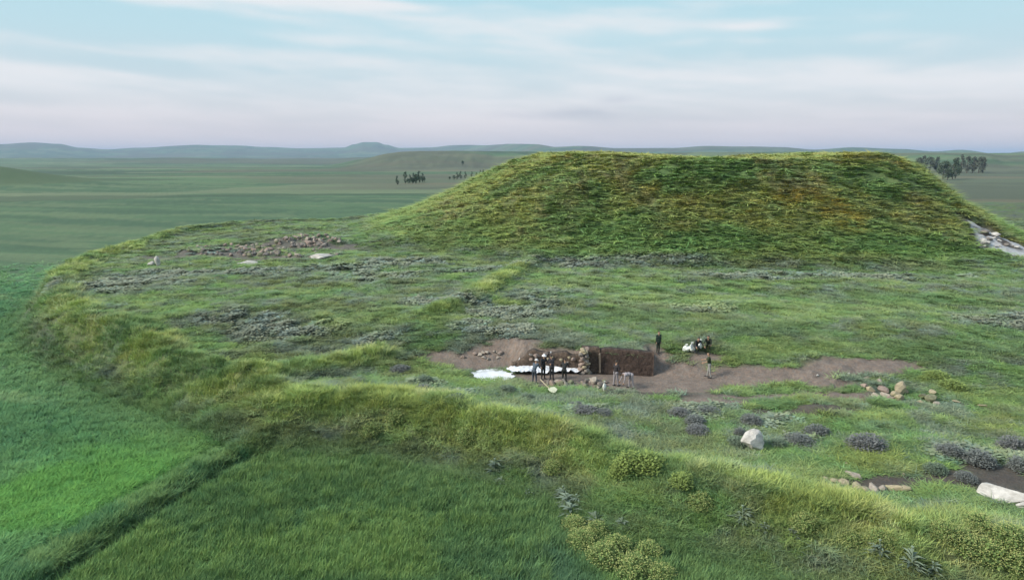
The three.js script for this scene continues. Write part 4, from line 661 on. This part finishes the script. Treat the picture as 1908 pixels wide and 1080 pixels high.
for (const [px, py, w, h] of [[1795, 1025, 1.5, 1.4], [1845, 1045, 1.7, 1.5], [1880, 1015, 1.5, 1.5], [1820, 990, 1.4, 1.3], [1895, 1058, 1.5, 1.4], [1760, 1000, 1.2, 1.1], [1640, 1012, 1.2, 1.0], [1590, 1015, 1.1, 1.0]]) flowering(px, py, w, h, 'yellow flowering bush on the bank below the flat white outcrop', 'flowering bushes below the outcrop');
for (const [px, py, w, h] of [[1172, 872, 1.8, 1.6], [1212, 876, 1.9, 1.7], [1155, 885, 1.3, 1.2], [1270, 905, 1.3, 1.2]]) flowering(px, py, w, h, 'bright lime leafy bush in the gap of the grassy bank', 'lime bushes in the bank', false, 'lime');
for (const [px, py, w, h] of [[1745, 702, 1.8, 0.8], [1775, 722, 2.0, 0.9], [1722, 708, 1.0, 0.6]]) flowering(px, py, w, h, 'fresh lime green bush beside the end of the earth track', 'lime bushes by the track', false, 'lime');
for (const [px, py, w, h] of [[690, 810, 1.4, 1.3], [870, 822, 1.5, 1.4], [1305, 945, 1.3, 1.2], [1500, 985, 1.2, 1.2], [740, 785, 1.4, 1.3], [1030, 880, 1.2, 1.2], [425, 745, 1.6, 1.3]]) flowering(px, py, w, h, 'small flowering bush on the outer face of the grassy bank', 'bushes on the bank face');
// silvery thistles
const thistleG = (seed) => { const R = rngOf(seed), pos = [], idx = []; for (let i = 0; i < 34; i++) { const y = 0.05 + 0.65 * R(), a = R() * 6.283, l = (0.42 - 0.25 * y) * (0.6 + 0.8 * R()), dx = Math.cos(a), dz = Math.sin(a), s = pos.length / 3, w = 0.045; pos.push(0, y, 0, dx * l * 0.5 - dz * w, y + l * 0.32, dz * l * 0.5 + dx * w, dx * l, y + l * 0.2, dz * l, dx * l * 0.5 + dz * w, y + l * 0.28, dz * l * 0.5 - dx * w); idx.push(s, s + 1, s + 2, s, s + 2, s + 3); } const g = new THREE.BufferGeometry(); g.setAttribute('position', new THREE.Float32BufferAttribute(pos, 3)); g.setIndex(idx); g.computeVertexNormals(); return g; };
const thG = [thistleG(601), thistleG(602)], thStem = new THREE.CylinderGeometry(0.012, 0.02, 0.85, 6).translate(0, 0.42, 0), thHead = new THREE.IcosahedronGeometry(0.045, 1).translate(0, 0.87, 0);
function thistle(px, py, s, label, group) { const g = new THREE.Group(), p = hit(px, py); g.position.copy(p); g.rotation.set(0.1 * Math.sin(px), px, 0.1 * Math.cos(px)); g.scale.set(s * (1.4 + 0.5 * Math.sin(px * 3)), s * (0.95 + 0.3 * Math.cos(px * 7)), s * 1.6); g.add(mesh(thG[bi++ % 2], bushMats.silver, 'leaves'), mesh(thStem, bushMats.silver, 'stem'), mesh(thHead, bushMats.silver, 'flower_head')); addTop(tag(g, label, 'thistle', group), 'thistle'); }
for (const [px, py, s] of [[1058, 945, 1.0], [1075, 938, 0.8], [1064, 962, 1.1], [1110, 975, 0.9], [1160, 985, 0.8], [1050, 925, 0.7]]) thistle(px, py, s, 'silvery thistle at the far side of the flowering clump in the wheat', 'thistles by the flowering clump');
for (const [px, py, s] of [[922, 882, 0.9], [935, 905, 0.7], [985, 925, 0.6]]) thistle(px, py, s, 'silvery thistle alone in dark grass under the bank', 'thistles under the bank');
for (const [px, py, s] of [[1385, 975, 0.8], [1425, 990, 0.7], [1700, 1065, 1.0], [1740, 1072, 1.0], [1640, 1040, 0.8], [1480, 1005, 0.6]]) thistle(px, py, s, 'silvery thistle along the wheat edge at the foot of the bank', 'thistles along the wheat edge');

// ------------------------------------------------------------------ far trees
const treeMats = [std([0.045, 0.090, 0.045], 0.95, { side: THREE.DoubleSide }), std([0.065, 0.10, 0.055], 0.95, { side: THREE.DoubleSide }), std([0.085, 0.10, 0.07], 0.95, { side: THREE.DoubleSide })], bark = std([0.09, 0.07, 0.055], 1);
function crownGeo(seed, rx, n, leaf, lo = 0.16) { // unit-high crown of leaf faces gathered in clumps
  const R = rngOf(seed), pos = [], idx = [], cl = []; for (let i = 0; i < 16; i++) { const t = Math.pow(R(), 0.8), y = lo + (1 - lo) * t * 0.92, prof = Math.sin(Math.PI * clamp(0.12 + 0.8 * t)) ** 0.8, a = R() * 6.283, q = rx * prof * (0.35 + 0.5 * R()); cl.push([Math.cos(a) * q, y, Math.sin(a) * q, rx * (0.3 + 0.25 * R()) * (0.5 + 0.6 * prof)]); }
  for (let i = 0; i < n; i++) { const c = cl[Math.floor(R() * cl.length)], a = R() * 6.283, e = Math.acos(2 * R() - 1), q = c[3] * Math.cbrt(R()), x = c[0] + q * Math.sin(e) * Math.cos(a), y = c[1] + q * Math.cos(e) * 1.25, z = c[2] + q * Math.sin(e) * Math.sin(a), s = pos.length / 3; for (let k = 0; k < 4; k++) { pos.push(x + leaf * (R() - 0.5) * 2, y + leaf * (R() - 0.5) * 2, z + leaf * (R() - 0.5) * 2); } idx.push(s, s + 1, s + 2, s, s + 2, s + 3); }
  const g = new THREE.BufferGeometry(); g.setAttribute('position', new THREE.Float32BufferAttribute(pos, 3)); g.setIndex(idx); g.computeVertexNormals(); return g;
}
const crowns = [crownGeo(701, 0.17, 420, 0.035, 0.12), crownGeo(702, 0.22, 480, 0.04, 0.12), crownGeo(703, 0.34, 520, 0.05, 0.2), crownGeo(704, 0.28, 460, 0.045, 0.18)];
const trunkG = (() => { const g = [new THREE.CylinderGeometry(0.008, 0.022, 0.8, 7).translate(0, 0.4, 0)]; for (let i = 0; i < 5; i++) { const c = new THREE.CylinderGeometry(0.003, 0.008, 0.22, 5).translate(0, 0.11, 0); c.rotateZ(0.8); c.rotateY(i * 1.3); c.translate(0, 0.25 + i * 0.1, 0); g.push(c); } return mergeGeometries(g); })();
function tree(px, py, hpx, kind, mat, label, group, name = 'tree') {
  const p = hit(px, py, 250), d = Math.hypot(p.x, p.z), h = hpx / F * d * 0.97, g = new THREE.Group(); g.position.copy(p); g.position.y -= 0.1; g.rotation.y = px * 1.7; g.scale.set(h, h, h);
  g.add(mesh(trunkG, bark, 'trunk'), mesh(crowns[kind], treeMats[mat], 'crown')); addTop(tag(g, label, 'tree', group), name);
}
tree(740, 344, 17, 1, 0, 'small dark tree standing apart at the end of the dark tree clump', null);
for (const [px, py, h, k] of [[755, 342, 24, 0], [764, 341, 16, 1], [771, 341, 19, 1], [776, 341, 17, 2], [781, 340, 22, 1], [787, 339, 17, 1], [768, 342, 12, 2], [760, 342, 10, 2], [790, 339, 11, 2], [774, 342, 13, 2]]) tree(px, py, h, k, 0, 'dark green tree in the tight clump in the valley fields', 'clump of dark trees in the valley');
for (const [px, py, h, k] of [[838, 335, 7, 2], [846, 335, 9, 2], [852, 334, 14, 1], [858, 333, 15, 1], [867, 332, 13, 1], [879, 331, 12, 1], [888, 331, 10, 2], [895, 330, 14, 1], [901, 329, 13, 3], [908, 327, 10, 2]]) tree(px, py, h, k, 1, 'tree in the broken row running towards the mound flank', 'row of trees by the mound');
tree(862, 308, 9, 2, 0, 'lone round bush tree on the brownish plateau slope', null, 'bush_tree');
for (const [px, py, h, k, m] of [[1712, 321, 24, 2, 2], [1722, 320, 26, 3, 2], [1733, 320, 24, 2, 2], [1745, 319, 23, 3, 2], [1791, 321, 28, 1, 2], [1784, 322, 24, 3, 2], [1802, 322, 26, 3, 2], [1813, 322, 25, 3, 2], [1824, 322, 25, 2, 2], [1832, 322, 24, 1, 2]]) tree(px, py, h, k, m, 'hazy grey green tree in the loose grove beyond the mound', 'grove beyond the mound');
for (const [px, py, h, k] of [[1757, 335, 30, 2], [1766, 335, 28, 3], [1775, 334, 33, 3], [1781, 333, 24, 2]]) tree(px, py, h, k, 1, 'darker taller tree at the front of the grove beyond the mound', 'front trees of the grove');

// ------------------------------------------------------------------ air
scene.fog = new THREE.FogExp2(new THREE.Color(0.54, 0.73, 1.0), 0.00009);

renderer.render(scene, camera);
